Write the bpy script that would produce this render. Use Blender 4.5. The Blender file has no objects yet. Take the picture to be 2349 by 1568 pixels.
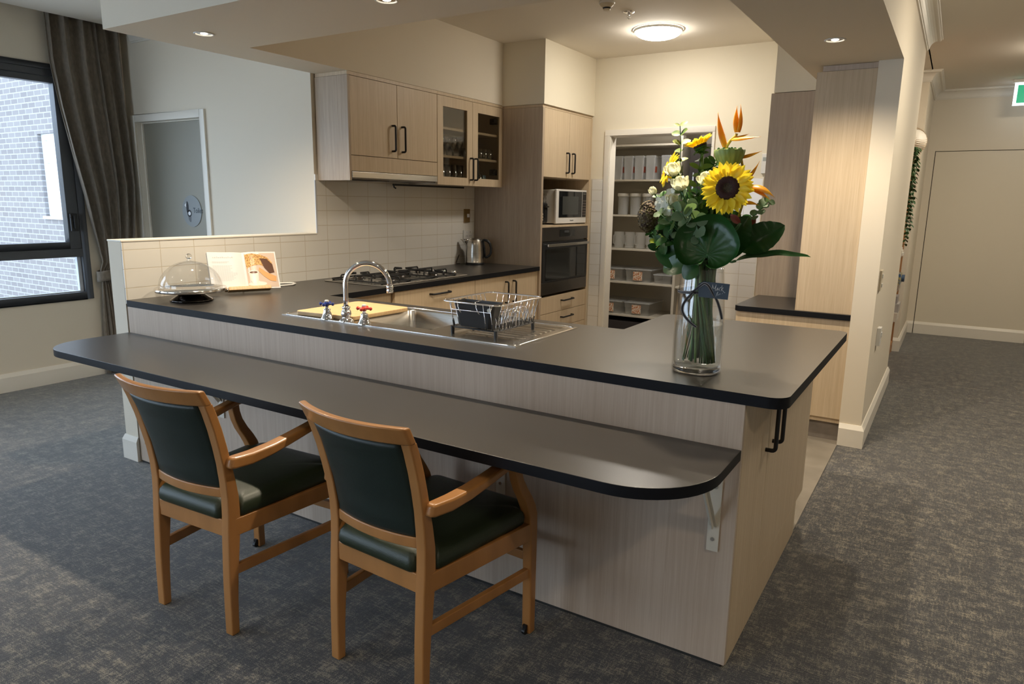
import bpy, bmesh, math, random
from mathutils import Vector, Matrix
random.seed(7)
PI = math.pi
C = bpy.context.scene.collection
sc = bpy.context.scene
# ---------------------------------------------------------------- camera, world, exposure
YAW, PITCH, ROLL = -0.55614, -0.19689, 0.01517
CAM = Vector((3.66219, -2.03175, 1.4362))
FPX = 1605.76
fw = Vector((math.sin(YAW)*math.cos(PITCH), math.cos(YAW)*math.cos(PITCH), math.sin(PITCH)))
r0 = fw.cross(Vector((0, 0, 1))).normalized(); u0 = r0.cross(fw)
RT = r0*math.cos(ROLL)+u0*math.sin(ROLL); UP = -r0*math.sin(ROLL)+u0*math.cos(ROLL)
cd = bpy.data.cameras.new('camera'); cam = bpy.data.objects.new('camera', cd); C.objects.link(cam)
cam.matrix_world = Matrix(((RT.x, UP.x, -fw.x, CAM.x), (RT.y, UP.y, -fw.y, CAM.y), (RT.z, UP.z, -fw.z, CAM.z), (0, 0, 0, 1)))
cd.sensor_width = 36; cd.sensor_fit = 'HORIZONTAL'; cd.lens = FPX/2349*36; cd.clip_start = 0.05; cd.clip_end = 200
sc.camera = cam
sc.view_settings.view_transform = 'Standard'; sc.view_settings.look = 'None'
sc.view_settings.gamma = 1; sc.view_settings.use_curve_mapping = False
sc.view_settings.exposure = 1.08
w = bpy.data.worlds.new('sky'); sc.world = w; w.use_nodes = True
wb = w.node_tree.nodes['Background']; wb.inputs[0].default_value = (0.70, 0.84, 1.0, 1); wb.inputs[1].default_value = 2.7
sc.cycles.use_denoising = True; sc.cycles.use_adaptive_sampling = True; sc.cycles.adaptive_threshold = .02
sc.cycles.max_bounces = 10; sc.cycles.diffuse_bounces = 5; sc.cycles.glossy_bounces = 4
sc.cycles.transmission_bounces = 8; sc.cycles.transparent_max_bounces = 24
sc.cycles.sample_clamp_indirect = 6; sc.cycles.caustics_reflective = False; sc.cycles.caustics_refractive = False
sc.cycles.blur_glossy = 0.6
WARM = (1.0, 0.84, 0.63); SOFT = (1.0, 0.86, 0.66)

def at(px, py, Y):
    """World point of the plane y = Y that a photo pixel looks at."""
    d = fw+RT*((px-1174.5)/FPX)-UP*((py-784)/FPX)
    return CAM+d*((Y-CAM.y)/d.y)

# ---------------------------------------------------------------- materials
MATS = {}
def new_mat(name):
    m = bpy.data.materials.new(name); m.use_nodes = True
    nt = m.node_tree; return m, nt, nt.nodes['Principled BSDF']
def P(name, col, rough=.5, metal=0, spec=.5, bump=None, coat=0, emit=None, es=0, trans=0, ior=1.45, sheen=0, sub=0):
    if name in MATS: return MATS[name]
    m, nt, b = new_mat(name)
    b.inputs['Base Color'].default_value = (*col, 1); b.inputs['Roughness'].default_value = rough
    b.inputs['Metallic'].default_value = metal; b.inputs['Specular IOR Level'].default_value = spec
    b.inputs['Coat Weight'].default_value = coat; b.inputs['Coat Roughness'].default_value = .1
    b.inputs['Transmission Weight'].default_value = trans; b.inputs['IOR'].default_value = ior
    b.inputs['Sheen Weight'].default_value = sheen
    if sub: b.inputs['Subsurface Weight'].default_value = sub; b.inputs['Subsurface Scale'].default_value = .01
    if emit: b.inputs['Emission Color'].default_value = (*emit, 1); b.inputs['Emission Strength'].default_value = es
    if bump:
        tc = nt.nodes.new('ShaderNodeTexCoord'); n = nt.nodes.new('ShaderNodeTexNoise'); n.inputs['Scale'].default_value = bump[0]; n.inputs['Detail'].default_value = 4
        bp = nt.nodes.new('ShaderNodeBump'); bp.inputs['Strength'].default_value = bump[1]; bp.inputs['Distance'].default_value = .002
        nt.links.new(tc.outputs['Object'], n.inputs['Vector']); nt.links.new(n.outputs['Fac'], bp.inputs['Height']); nt.links.new(bp.outputs['Normal'], b.inputs['Normal'])
    MATS[name] = m; return m
def noise_col(name, c1, c2, scale=(1, 1, 1), ns=1, rough=.5, detail=6, lo=.35, hi=.65, bump=.0, spec=.5, coat=0, metal=0, c3=None, s2=None, sheen=0, bdist=.001):
    """Noise between two colours in object space; scale stretches it; optional fine second layer."""
    m, nt, b = new_mat(name); L = nt.links.new; N = nt.nodes.new
    tc = N('ShaderNodeTexCoord'); mp = N('ShaderNodeMapping'); mp.inputs['Scale'].default_value = scale
    L(tc.outputs['Object'], mp.inputs['Vector'])
    n = N('ShaderNodeTexNoise'); n.inputs['Scale'].default_value = ns; n.inputs['Detail'].default_value = detail; L(mp.outputs[0], n.inputs['Vector'])
    r = N('ShaderNodeValToRGB'); r.color_ramp.elements[0].position = lo; r.color_ramp.elements[1].position = hi
    r.color_ramp.elements[0].color = (*c1, 1); r.color_ramp.elements[1].color = (*c2, 1); L(n.outputs['Fac'], r.inputs[0]); out = r.outputs[0]
    if c3:
        mp2 = N('ShaderNodeMapping'); mp2.inputs['Scale'].default_value = s2; L(tc.outputs['Object'], mp2.inputs['Vector'])
        n2 = N('ShaderNodeTexNoise'); n2.inputs['Scale'].default_value = 1; n2.inputs['Detail'].default_value = 3; L(mp2.outputs[0], n2.inputs['Vector'])
        r2 = N('ShaderNodeValToRGB'); r2.color_ramp.elements[0].position = .5; r2.color_ramp.elements[1].position = .72
        L(n2.outputs['Fac'], r2.inputs[0]); mx = N('ShaderNodeMix'); mx.data_type = 'RGBA'
        L(r2.outputs[0], mx.inputs['Factor']); L(out, mx.inputs[6]); mx.inputs[7].default_value = (*c3, 1); out = mx.outputs[2]
    L(out, b.inputs['Base Color']); b.inputs['Roughness'].default_value = rough; b.inputs['Specular IOR Level'].default_value = spec
    b.inputs['Coat Weight'].default_value = coat; b.inputs['Metallic'].default_value = metal; b.inputs['Sheen Weight'].default_value = sheen
    if bump:
        bp = N('ShaderNodeBump'); bp.inputs['Strength'].default_value = bump; bp.inputs['Distance'].default_value = bdist
        L(n.outputs['Fac'], bp.inputs['Height']); L(bp.outputs['Normal'], b.inputs['Normal'])
    MATS[name] = m; return m
def glassy(name, tint=(1, 1, 1), ior=1.45, rough=0.0, boost=1.0):
    """Thin clear sheet: straight-through light plus fresnel reflection."""
    m, nt, b = new_mat(name); L = nt.links.new; N = nt.nodes.new; nt.nodes.remove(b)
    t = N('ShaderNodeBsdfTransparent'); t.inputs[0].default_value = (*tint, 1); g = N('ShaderNodeBsdfGlossy'); g.inputs['Roughness'].default_value = rough
    lw = N('ShaderNodeLayerWeight'); lw.inputs[0].default_value = .5; pw = N('ShaderNodeMath'); pw.operation = 'POWER'; pw.inputs[1].default_value = 4.5
    f0 = ((ior-1)/(ior+1))**2*boost; mu = N('ShaderNodeMath'); mu.operation = 'MULTIPLY_ADD'; mu.inputs[1].default_value = .75; mu.inputs[2].default_value = f0; mu.use_clamp = True
    mx = N('ShaderNodeMixShader'); L(lw.outputs['Facing'], pw.inputs[0]); L(pw.outputs[0], mu.inputs[0]); L(mu.outputs[0], mx.inputs[0]); L(t.outputs[0], mx.inputs[1]); L(g.outputs[0], mx.inputs[2])
    L(mx.outputs[0], nt.nodes['Material Output'].inputs[0]); MATS[name] = m; return m
def milky(name, col, alpha):
    """Cloudy plastic: part see-through, part scattering."""
    m, nt, b = new_mat(name); L = nt.links.new; N = nt.nodes.new
    b.inputs['Base Color'].default_value = (*col, 1); b.inputs['Roughness'].default_value = .35
    t = N('ShaderNodeBsdfTransparent'); mx = N('ShaderNodeMixShader'); mx.inputs[0].default_value = alpha
    L(t.outputs[0], mx.inputs[1]); L(b.outputs[0], mx.inputs[2]); L(mx.outputs[0], nt.nodes['Material Output'].inputs[0]); MATS[name] = m; return m
def brick(name, axis, bw, bh, mortar, c1, c2, cm, off=0.0, org=(0, 0), rough=.3, bump=.3, spec=.5):
    """Brick Texture on object coordinates; axis 'x' = wall facing x (uses y,z), 'y' = wall facing y (uses x,z)."""
    m, nt, b = new_mat(name); L = nt.links.new; N = nt.nodes.new
    tc = N('ShaderNodeTexCoord'); sp = N('ShaderNodeSeparateXYZ'); cb = N('ShaderNodeCombineXYZ'); L(tc.outputs['Object'], sp.inputs[0])
    mp = N('ShaderNodeMapping'); mp.inputs['Location'].default_value = (-org[0], -org[1], 0)
    L(sp.outputs[1 if axis == 'x' else 0], cb.inputs[0]); L(sp.outputs[2], cb.inputs[1]); L(cb.outputs[0], mp.inputs[0])
    t = N('ShaderNodeTexBrick'); t.offset = off; t.squash = 1; t.inputs['Scale'].default_value = 1
    t.inputs['Brick Width'].default_value = bw; t.inputs['Row Height'].default_value = bh; t.inputs['Mortar Size'].default_value = mortar
    t.inputs['Mortar Smooth'].default_value = .2; t.inputs['Bias'].default_value = 0
    t.inputs['Color1'].default_value = (*c1, 1); t.inputs['Color2'].default_value = (*c2, 1); t.inputs['Mortar'].default_value = (*cm, 1)
    L(mp.outputs[0], t.inputs['Vector']); L(t.outputs['Color'], b.inputs['Base Color']); b.inputs['Roughness'].default_value = rough; b.inputs['Specular IOR Level'].default_value = spec
    if bump:
        bp = N('ShaderNodeBump'); bp.inputs['Strength'].default_value = bump; bp.inputs['Distance'].default_value = .002; bp.invert = True
        L(t.outputs['Fac'], bp.inputs['Height']); L(bp.outputs['Normal'], b.inputs['Normal'])
    MATS[name] = m; return m

def carpet_mat():
    m, nt, b = new_mat('carpet'); L = nt.links.new; N = nt.nodes.new
    tc = N('ShaderNodeTexCoord')
    def nz(scale, detail=2, rough=.6):
        mp = N('ShaderNodeMapping'); mp.inputs['Scale'].default_value = scale; L(tc.outputs['Object'], mp.inputs['Vector'])
        n = N('ShaderNodeTexNoise'); n.inputs['Scale'].default_value = 1; n.inputs['Detail'].default_value = detail; n.inputs['Roughness'].default_value = rough; L(mp.outputs[0], n.inputs['Vector']); return n.outputs['Fac']
    def mth(op, a, b_):
        x = N('ShaderNodeMath'); x.operation = op
        for i, v in enumerate((a, b_)):
            if isinstance(v, (int, float)): x.inputs[i].default_value = v
            else: L(v, x.inputs[i])
        return x.outputs[0]
    h = nz((30, 150, 1), 3, .75); v = nz((140, 26, 1), 3, .75); patch = nz((9, 22, 1), 3); big = nz((26, 8, 1), 2); fine = nz((330, 430, 1), 1)
    s = mth('ADD', mth('MULTIPLY', h, .55), mth('MULTIPLY', v, .45))
    s = mth('ADD', s, mth('MULTIPLY', mth('SUBTRACT', patch, .5), .34))
    s = mth('ADD', s, mth('MULTIPLY', mth('SUBTRACT', big, .5), .24))
    s = mth('ADD', s, mth('MULTIPLY', mth('SUBTRACT', fine, .5), .55))
    r = N('ShaderNodeValToRGB'); e = r.color_ramp.elements
    e[0].position = .44; e[0].color = (.011, .013, .019, 1); e[1].position = .62; e[1].color = (.215, .195, .150, 1)
    k = e.new(.525); k.color = (.023, .026, .032, 1)
    L(s, r.inputs[0]); L(r.outputs[0], b.inputs['Base Color']); b.inputs['Roughness'].default_value = .95; b.inputs['Specular IOR Level'].default_value = .12
    b.inputs['Sheen Weight'].default_value = .55; b.inputs['Sheen Roughness'].default_value = .5
    bp = N('ShaderNodeBump'); bp.inputs['Strength'].default_value = .6; bp.inputs['Distance'].default_value = .004
    L(s, bp.inputs['Height']); L(bp.outputs['Normal'], b.inputs['Normal']); MATS['carpet'] = m; return m

WALL = P('wall_paint', (.76, .70, .565), .75, bump=(160, .08), spec=.3)
WALLD = P('wall_paint_dining', (.74, .672, .555), .7, bump=(160, .08), spec=.3)
CEIL = P('ceiling_paint', (.79, .74, .66), .85, spec=.2)
TRIM = P('trim_paint', (.78, .74, .66), .4)
DOORP = P('door_paint', (.30, .285, .235), .5, bump=(300, .05))
DOORC = P('corridor_door_paint', (.72, .66, .54), .5, bump=(300, .05))
LAM = noise_col('oak_laminate', (.55, .432, .290), (.63, .508, .358), (60, 60, 1.3), 1, .42, 5, .32, .68, .04, .4, c3=(.52, .402, .265), s2=(260, 260, 6))
LAMG = noise_col('oak_laminate_daylit', (.47, .375, .295), (.55, .455, .37), (60, 60, 1.3), 1, .42, 5, .32, .68, .04, .4, c3=(.56, .47, .385), s2=(260, 260, 6))  # same laminate as LAM, with the grey cast of daylight put into its colour
EDGE = P('laminate_edge', (.006, .007, .010), .5, spec=.22)
TOP = noise_col('stone_laminate', (.026, .0235, .021), (.040, .036, .032), (420, 420, 420), 1, .33, 2, .3, .7, .12, .7)
CHW = noise_col('beech_stain', (.35, .158, .048), (.44, .205, .065), (14, 14, 2.5), 1, .30, 5, .3, .7, .02, .5, coat=.25)
VINYL = P('green_vinyl', (.012, .022, .019), .42, bump=(350, .25), spec=.5)
VINYLS = P('green_vinyl_seat', (.018, .028, .014), .42, bump=(350, .25), spec=.55)
CURT = noise_col('curtain_cloth', (.17, .145, .115), (.24, .205, .165), (60, 60, 25), 1, .9, 4, .3, .7, .3, .2, sheen=.3)
CHROME = P('chrome', (.82, .82, .84), .07, 1)
STEEL = noise_col('brushed_steel', (.50, .49, .46), (.62, .60, .57), (6, 6, 220), 1, .26, 3, .3, .7, 0, metal=1)
STEELH = noise_col('sink_steel', (.55, .53, .50), (.66, .64, .60), (3, 200, 3), 1, .24, 3, .3, .7, 0, metal=1)
BLACK = P('black_powder_coat', (.010, .010, .011), .4)
BLACKP = P('black_plastic', (.012, .013, .015), .38)
IRON = P('cast_iron', (.008, .008, .009), .6, bump=(500, .3))
DGLASS = P('dark_oven_glass', (.008, .010, .011), .05, spec=.6)
DSTEEL = P('dark_steel', (.16, .15, .14), .3, 1)
WHITEP = P('white_plastic', (.74, .73, .70), .35)
CREAMP = P('cream_plastic', (.62, .55, .42), .4)
BRASS = P('bronze_plate', (.33, .22, .09), .35, .7)
WMETAL = P('white_bracket', (.66, .63, .55), .45)
ALU = P('window_aluminium', (.075, .080, .090), .45, .3)
PANE = glassy('window_pane', (.96, .98, 1))
CAB = glassy('cabinet_glass', (.80, .79, .76))
CLEAR = glassy('clear_glass', (.975, .98, .98), 1.5, boost=2.2)
DRINK = glassy('drinking_glass', (.86, .87, .88), 1.5, .06, boost=7)
WATER = glassy('vase_water', (.94, .95, .93), 1.33, boost=1.0)
MILK = milky('cloudy_plastic', (.74, .77, .80), .42)
TUBC = milky('clear_tub_plastic', (.72, .73, .72), .24)
SHELFW = P('pantry_white', (.66, .62, .54), .5)
BAMBOO = noise_col('bamboo', (.62, .40, .19), (.74, .52, .28), (3, 120, 60), 1, .4, 4, .3, .7)
WOODS = noise_col('bookcase_wood', (.36, .175, .07), (.45, .23, .10), (20, 20, 2), 1, .4, 4, .3, .7)
VIN = noise_col('vinyl_floor', (.19, .17, .14), (.28, .25, .21), (4, 4, 4), 1, .45, 8, .3, .7, .03)
KICK = noise_col('kick_vinyl', (.13, .115, .10), (.24, .21, .185), (9, 9, 9), 1, .5, 8, .3, .7)
TILEX = brick('white_tiles_side', 'x', .2033, .1, .0022, (.78, .76, .71), (.80, .78, .73), (.62, .56, .46), 0, (.0075, .061), .16, .35)
TILEY = brick('white_tiles_back', 'y', .2033, .1, .0022, (.78, .76, .71), (.80, .78, .73), (.62, .56, .46), 0, (.094, .061), .16, .35)
BRICKM = brick('outside_bricks', 'y', .24, .093, .010, (.175, .163, .165), (.215, .203, .202), (.315, .31, .305), .5, (0, .02), .9, .4, .1)
CARPET = carpet_mat()
LAMP = P('lamp_diffuser', (.9, .9, .9), .4, emit=(1, .93, .82), es=31)
BULB = P('bulb_glow', (.9, .9, .9), .4, emit=(1, .88, .70), es=30)
LAMPC = P('lamp_diffuser_corridor', (.9, .9, .9), .4, emit=(1, .88, .70), es=50)
LAMS = noise_col('oak_laminate_shaded', (.41, .325, .24), (.48, .39, .295), (60, 60, 1.3), 1, .42, 5, .32, .68, .04, .4, c3=(.37, .285, .205), s2=(260, 260, 6))  # same laminate again, darkened in colour for panels in dimmer light
LAMPP = P('pantry_fill_diffuser', (.9, .9, .9), .4, emit=(1, .93, .85), es=24)  # glow of the added pantry fill light
def translucent(m, col, f):
    nt = m.node_tree; L = nt.links.new; N = nt.nodes.new; b = nt.nodes['Principled BSDF']; t = N('ShaderNodeBsdfTranslucent'); t.inputs[0].default_value = (*col, 1)
    mx = N('ShaderNodeMixShader'); mx.inputs[0].default_value = f; L(b.outputs[0], mx.inputs[1]); L(t.outputs[0], mx.inputs[2]); L(mx.outputs[0], nt.nodes['Material Output'].inputs[0])
# ---------------------------------------------------------------- mesh building
class MB:
    """Collects boxes, tubes, lathes ... and links them as ONE mesh object."""
    def __init__(s): s.v = []; s.f = []; s.m = []; s.cm = 0; s.mats = []
    def use(s, mat):
        if mat not in s.mats: s.mats.append(mat)
        s.cm = s.mats.index(mat); return s
    def add(s, vs, fs):
        o = len(s.v); s.v += [tuple(p) for p in vs]; s.f += [tuple(i+o for i in f) for f in fs]; s.m += [s.cm]*len(fs); return s
    def box(s, x0, x1, y0, y1, z0, z1):
        return s.add([(x0, y0, z0), (x1, y0, z0), (x1, y1, z0), (x0, y1, z0), (x0, y0, z1), (x1, y0, z1), (x1, y1, z1), (x0, y1, z1)],
                     [(0, 3, 2, 1), (4, 5, 6, 7), (0, 1, 5, 4), (1, 2, 6, 5), (2, 3, 7, 6), (3, 0, 4, 7)])
    def obox(s, M, sx, sy, sz):
        c = [(x*sx/2, y*sy/2, z*sz/2) for z in (-1, 1) for y in (-1, 1) for x in (-1, 1)]
        return s.add([M @ Vector(p) for p in c], [(0, 2, 3, 1), (4, 5, 7, 6), (0, 1, 5, 4), (1, 3, 7, 5), (3, 2, 6, 7), (2, 0, 4, 6)])
    def loft(s, secs, caps=True, closed=False):
        n = len(secs[0]); o = []; fs = []
        for q in secs: o += list(q)
        k = len(secs)
        for i in range(k if closed else k-1):
            a = i*n; b = ((i+1) % k)*n
            for j in range(n): fs.append((a+j, a+(j+1) % n, b+(j+1) % n, b+j))
        if caps and not closed: fs.append(tuple(range(n-1, -1, -1))); fs.append(tuple((k-1)*n+j for j in range(n)))
        return s.add(o, fs)
    def tube(s, pts, r, n=8, closed=False, caps=True, flat=1.0, up=None):
        pts = [Vector(p) for p in pts]; k = len(pts); rs = r if isinstance(r, (list, tuple)) else [r]*k; secs = []; pn = None
        for i, p in enumerate(pts):
            a = pts[(i-1) % k] if (closed or i > 0) else p; b = pts[(i+1) % k] if (closed or i < k-1) else p
            t = (b-a).normalized() if (b-a).length > 1e-9 else Vector((0, 0, 1))
            if up is not None: pn = Vector(up)
            if pn is None: pn = t.orthogonal()
            pn = pn-t*pn.dot(t)
            if pn.length < 1e-6: pn = t.orthogonal()
            pn.normalize(); bn = t.cross(pn)
            secs.append([p+pn*(math.cos(2*PI*j/n)*rs[i])+bn*(math.sin(2*PI*j/n)*rs[i]*flat) for j in range(n)])
        return s.loft(secs, caps, closed)
    def cyl(s, p0, p1, r0, r1=None, n=20): return s.tube([p0, p1], [r0, r0 if r1 is None else r1], n)
    def lathe(s, prof, c=(0, 0, 0), n=32, M=None, caps=False):
        M = M or Matrix.Translation(Vector(c)); vs = []; fs = []; k = len(prof)
        for r, z in prof:
            for j in range(n): vs.append(M @ Vector((r*math.cos(2*PI*j/n), r*math.sin(2*PI*j/n), z)))
        for i in range(k-1):
            for j in range(n): fs.append((i*n+j, i*n+(j+1) % n, (i+1)*n+(j+1) % n, (i+1)*n+j))
        if caps: fs.append(tuple(range(n-1, -1, -1))); fs.append(tuple((k-1)*n+j for j in range(n)))
        return s.add(vs, fs)
    def ball(s, c, r, n=12, sc_=(1, 1, 1)):
        c = Vector(c); m = max(4, n//2); prof = [(max(1e-5, math.sin(PI*i/m)), -math.cos(PI*i/m)) for i in range(m+1)]
        return s.lathe(prof, n=n, M=Matrix.Translation(c) @ Matrix.Diagonal((r*sc_[0], r*sc_[1], r*sc_[2], 1)))
    def prism(s, pts, z0, z1):
        n = len(pts)
        return s.add([(x, y, z0) for x, y in pts]+[(x, y, z1) for x, y in pts],
                     [tuple(range(n-1, -1, -1)), tuple(range(n, 2*n))]+[(i, (i+1) % n, n+(i+1) % n, n+i) for i in range(n)])
    def prism2(s, pts, z0, z1, top, edge):
        n = len(pts); s.use(top); o = len(s.v)
        s.add([(x, y, z0) for x, y in pts]+[(x, y, z1) for x, y in pts], [tuple(range(n-1, -1, -1)), tuple(range(n, 2*n))])
        s.use(edge); s.f += [(o+i, o+(i+1) % n, o+n+(i+1) % n, o+n+i) for i in range(n)]; s.m += [s.cm]*n; return s
    def grid(s, fn, nu, nv):
        vs = [fn(i/nu, j/nv) for j in range(nv+1) for i in range(nu+1)]
        return s.add(vs, [(j*(nu+1)+i, j*(nu+1)+i+1, (j+1)*(nu+1)+i+1, (j+1)*(nu+1)+i) for j in range(nv) for i in range(nu)])
    def build(s, name, mat=None, parent=None, off=(0, 0, 0), smooth=False, bevel=0, seg=2, thick=0, ang=35, sub=0):
        me = bpy.data.meshes.new(name); off = Vector(off)
        me.from_pydata([Vector(p)-off for p in s.v], [], s.f)
        for m in (s.mats or [mat]): me.materials.append(m)
        if s.mats and len(s.mats) > 1: me.polygons.foreach_set('material_index', s.m)
        bm = bmesh.new(); bm.from_mesh(me); bmesh.ops.remove_doubles(bm, verts=bm.verts, dist=1e-6)
        bmesh.ops.recalc_face_normals(bm, faces=bm.faces); bm.to_mesh(me); bm.free()
        o = bpy.data.objects.new(name, me); C.objects.link(o)
        if parent: o.parent = parent
        if smooth: me.shade_smooth() if hasattr(me, 'shade_smooth') else me.polygons.foreach_set('use_smooth', [True]*len(me.polygons))
        if thick: md = o.modifiers.new('thickness', 'SOLIDIFY'); md.thickness = thick; md.offset = 0
        if sub: md = o.modifiers.new('smoothing', 'SUBSURF'); md.levels = sub; md.render_levels = sub
        if bevel:
            md = o.modifiers.new('edge', 'BEVEL'); md.width = bevel; md.segments = seg; md.limit_method = 'ANGLE'; md.angle_limit = math.radians(ang); md.harden_normals = False
            me.polygons.foreach_set('use_smooth', [True]*len(me.polygons))
            wn = o.modifiers.new('normals', 'WEIGHTED_NORMAL'); wn.keep_sharp = False
        elif smooth == 'auto' or (smooth and smooth is not True):
            pass
        return o
def tag(o, label=None, cat=None, group=None, kind=None):
    if label: o['label'] = label
    if cat: o['category'] = cat
    if group: o['group'] = group
    if kind: o['kind'] = kind
    return o
OFF = {}
def thing(name, label, cat, loc, group=None, local=False):
    o = bpy.data.objects.new(name, None); C.objects.link(o); o.empty_display_size = .05
    o.location = loc; OFF[o.name] = Vector((0, 0, 0)) if local else Vector(loc)
    return tag(o, label, cat, group)
def part(t, name, mb, mat=None, root=None, **k):
    """root: the thing when t is itself a part (then this is a sub-part)."""
    lab = k.pop('label', None)
    o = mb.build(name, mat, t, OFF[(root or t).name], **k)
    if lab: o['label'] = lab
    return o
def single(name, mb, mat, label, cat, loc, group=None, **k):
    o = mb.build(name, mat, None, loc, **k); o.location = loc
    return tag(o, label, cat, group)
def struct(name, mb, mat, label=None, parent=None, **k):
    o = mb.build(name, mat, parent, **k)
    if not parent: o['kind'] = 'structure'
    if label: o['label'] = label
    return o
def copy_tree(src, loc, rz=None, label=None, group=None):
    r = src.copy(); C.objects.link(r); r.location = loc
    if rz is not None: r.rotation_euler = (0, 0, rz)
    for ch in src.children:
        c = ch.copy(); C.objects.link(c); c.parent = r
        for g in ch.children:
            d = g.copy(); C.objects.link(d); d.parent = c
    if label: r['label'] = label
    if group: r['group'] = group
    return r
def rpoly(pts):
    """Outline from (x, y, radius) corners, counter-clockwise, corners rounded."""
    out = []; n = len(pts)
    for i, (x, y, r) in enumerate(pts):
        p = Vector((x, y)); a = Vector(pts[i-1][:2]); b = Vector(pts[(i+1) % n][:2])
        if r <= 0: out.append((x, y)); continue
        u = (a-p).normalized(); v = (b-p).normalized(); h = u.angle(v)/2; d = r/math.tan(h)
        c = p+(u+v).normalized()*(r/math.sin(h)); s0 = p+u*d-c; s1 = p+v*d-c
        a0 = math.atan2(s0.y, s0.x); da = math.atan2(s1.y, s1.x)-a0
        while da > PI: da -= 2*PI
        while da < -PI: da += 2*PI
        k = max(3, int(abs(da)/.12))
        for j in range(k+1): out.append((c.x+r*math.cos(a0+da*j/k), c.y+r*math.sin(a0+da*j/k)))
    return out
def arc(c, r, a0, a1, n, ax=(1, 0, 0), ay=(0, 0, 1)):
    c = Vector(c); ax = Vector(ax); ay = Vector(ay)
    return [c+ax*(r*math.cos(a0+(a1-a0)*i/n))+ay*(r*math.sin(a0+(a1-a0)*i/n)) for i in range(n+1)]
def run_profile(mb, path, prof, side=1):
    """Sweeps a (out, z) profile along an xy polyline with mitred corners; out points to the left (side=1) of the path."""
    pts = [Vector(p) for p in path]; secs = []
    for i, p in enumerate(pts):
        ns = []
        if i > 0: d = (p-pts[i-1]).normalized(); ns.append(Vector((-d.y, d.x))*side)
        if i < len(pts)-1: d = (pts[i+1]-p).normalized(); ns.append(Vector((-d.y, d.x))*side)
        n = ns[0] if len(ns) == 1 else (ns[0]+ns[1])/(1+ns[0].dot(ns[1]))
        secs.append([(p.x+n.x*o, p.y+n.y*o, z) for o, z in prof])
    return mb.loft(secs)
def text(t, body, size, M, mat, name='lettering', ext=.0003, root=None, align='CENTER', shear=0, xs=1):
    c = bpy.data.curves.new(name, 'FONT'); c.body = body; c.size = size; c.extrude = ext; c.align_x = align; c.align_y = 'CENTER'; c.shear = shear
    tmp = bpy.data.objects.new('tmp', c); C.objects.link(tmp); bpy.context.view_layer.update()
    me = bpy.data.meshes.new_from_object(tmp.evaluated_get(bpy.context.evaluated_depsgraph_get())); me.materials.clear(); me.materials.append(mat)
    bpy.data.objects.remove(tmp, do_unlink=True); o = bpy.data.objects.new(name, me); C.objects.link(o); o.parent = t
    off = OFF.get((root or t).name, Vector((0, 0, 0)))
    o.matrix_local = Matrix.Translation(-off) @ M @ Matrix.Diagonal((xs, 1, 1, 1)); return o
def frame(o, x, y, z=None):
    """4x4 with given origin and x, y axes."""
    x = Vector(x).normalized(); y = Vector(y).normalized(); z = x.cross(y); o = Vector(o)
    return Matrix(((x.x, y.x, z.x, o.x), (x.y, y.y, z.y, o.y), (x.z, y.z, z.z, o.z), (0, 0, 0, 1)))
def D_handle(p0, p1, out, r=.0072, stand=.032):
    """Bar handle between two fixing points standing off along out."""
    p0 = Vector(p0); p1 = Vector(p1); out = Vector(out); d = (p1-p0).normalized(); c = .012; pts = [p0]
    for a in range(5):
        t = a/4*PI/2; pts.append(p0+out*(stand-c+c*math.sin(t))+d*(c-c*math.cos(t)))
    for a in range(5):
        t = PI/2-a/4*PI/2; pts.append(p1+out*(stand-c+c*math.sin(t))-d*(c-c*math.cos(t)))
    pts.append(p1); mb = MB(); mb.tube(pts, r, 10); return mb
# ---------------------------------------------------------------- the room
XW = -2.153; YT = 1.338; ZB = 2.239; ZK = 2.73; ZD = 2.71; XE = -1.99
XN0, XN1, YN, YNE = 3.196, 3.318, 2.538, 4.45
XT, YTW, YW = .685, 3.188, 4.124
struct('floor', MB().box(-2.3, 8, -6.5, 7.5, -.06, 0), CARPET, 'dark blue grey flecked carpet of the dining room and corridor')
struct('floor', MB().box(.0, 3.2, .45, 5.5, 0, .004), VIN, 'pale stone look vinyl of the kitchen')
cm = MB().box(XE, 0, -6.5, YT+.1, ZD, ZD+.25); cm.box(0, 8, -6.5, .02, ZD, ZD+.25); cm.box(XN1-.01, 8, .02, 7.5, ZD, ZD+.25); cm.box(2.8, XN1, YNE-.1, 6.1, ZD, ZD+.25); cm.box(-2.4, XE, -6.5, YT+.1, 2.93, 2.96)
struct('ceiling', cm, CEIL, 'cream ceiling of the dining room and corridor')
struct('ceiling', MB().box(0, XN1-.02, .02, YW+.1, ZK, ZK+.2), CEIL, 'cream ceiling over the kitchen')
struct('ceiling', MB().box(.2, 2.8, YW+.11, 5.6, 2.45, 2.55), CEIL, 'ceiling of the pantry')
bk = MB().box(.0, XN1, .009, .636, ZB, ZD+.1).box(.0, .293, .636, YTW-.01, ZB, ZK+.05).box(2.795, XN1, .636, YN, ZB, ZD+.1).box(2.795, XN0, YN, 3.2, ZB, ZD+.1)
struct('ceiling_bulkhead', bk, WALLD, 'dropped bulkhead around the kitchen opening')
struct('ceiling_bulkhead', MB().box(.0, .699, YTW-.01, YW, 2.2312, ZK+.05), WALL, 'bulkhead over the oven tower')
struct('ceiling_bulkhead', MB().box(2.50, 3.19, 3.2, YW, 2.2, ZK+.05), WALL, 'bulkhead over the tall end cupboard')

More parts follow.
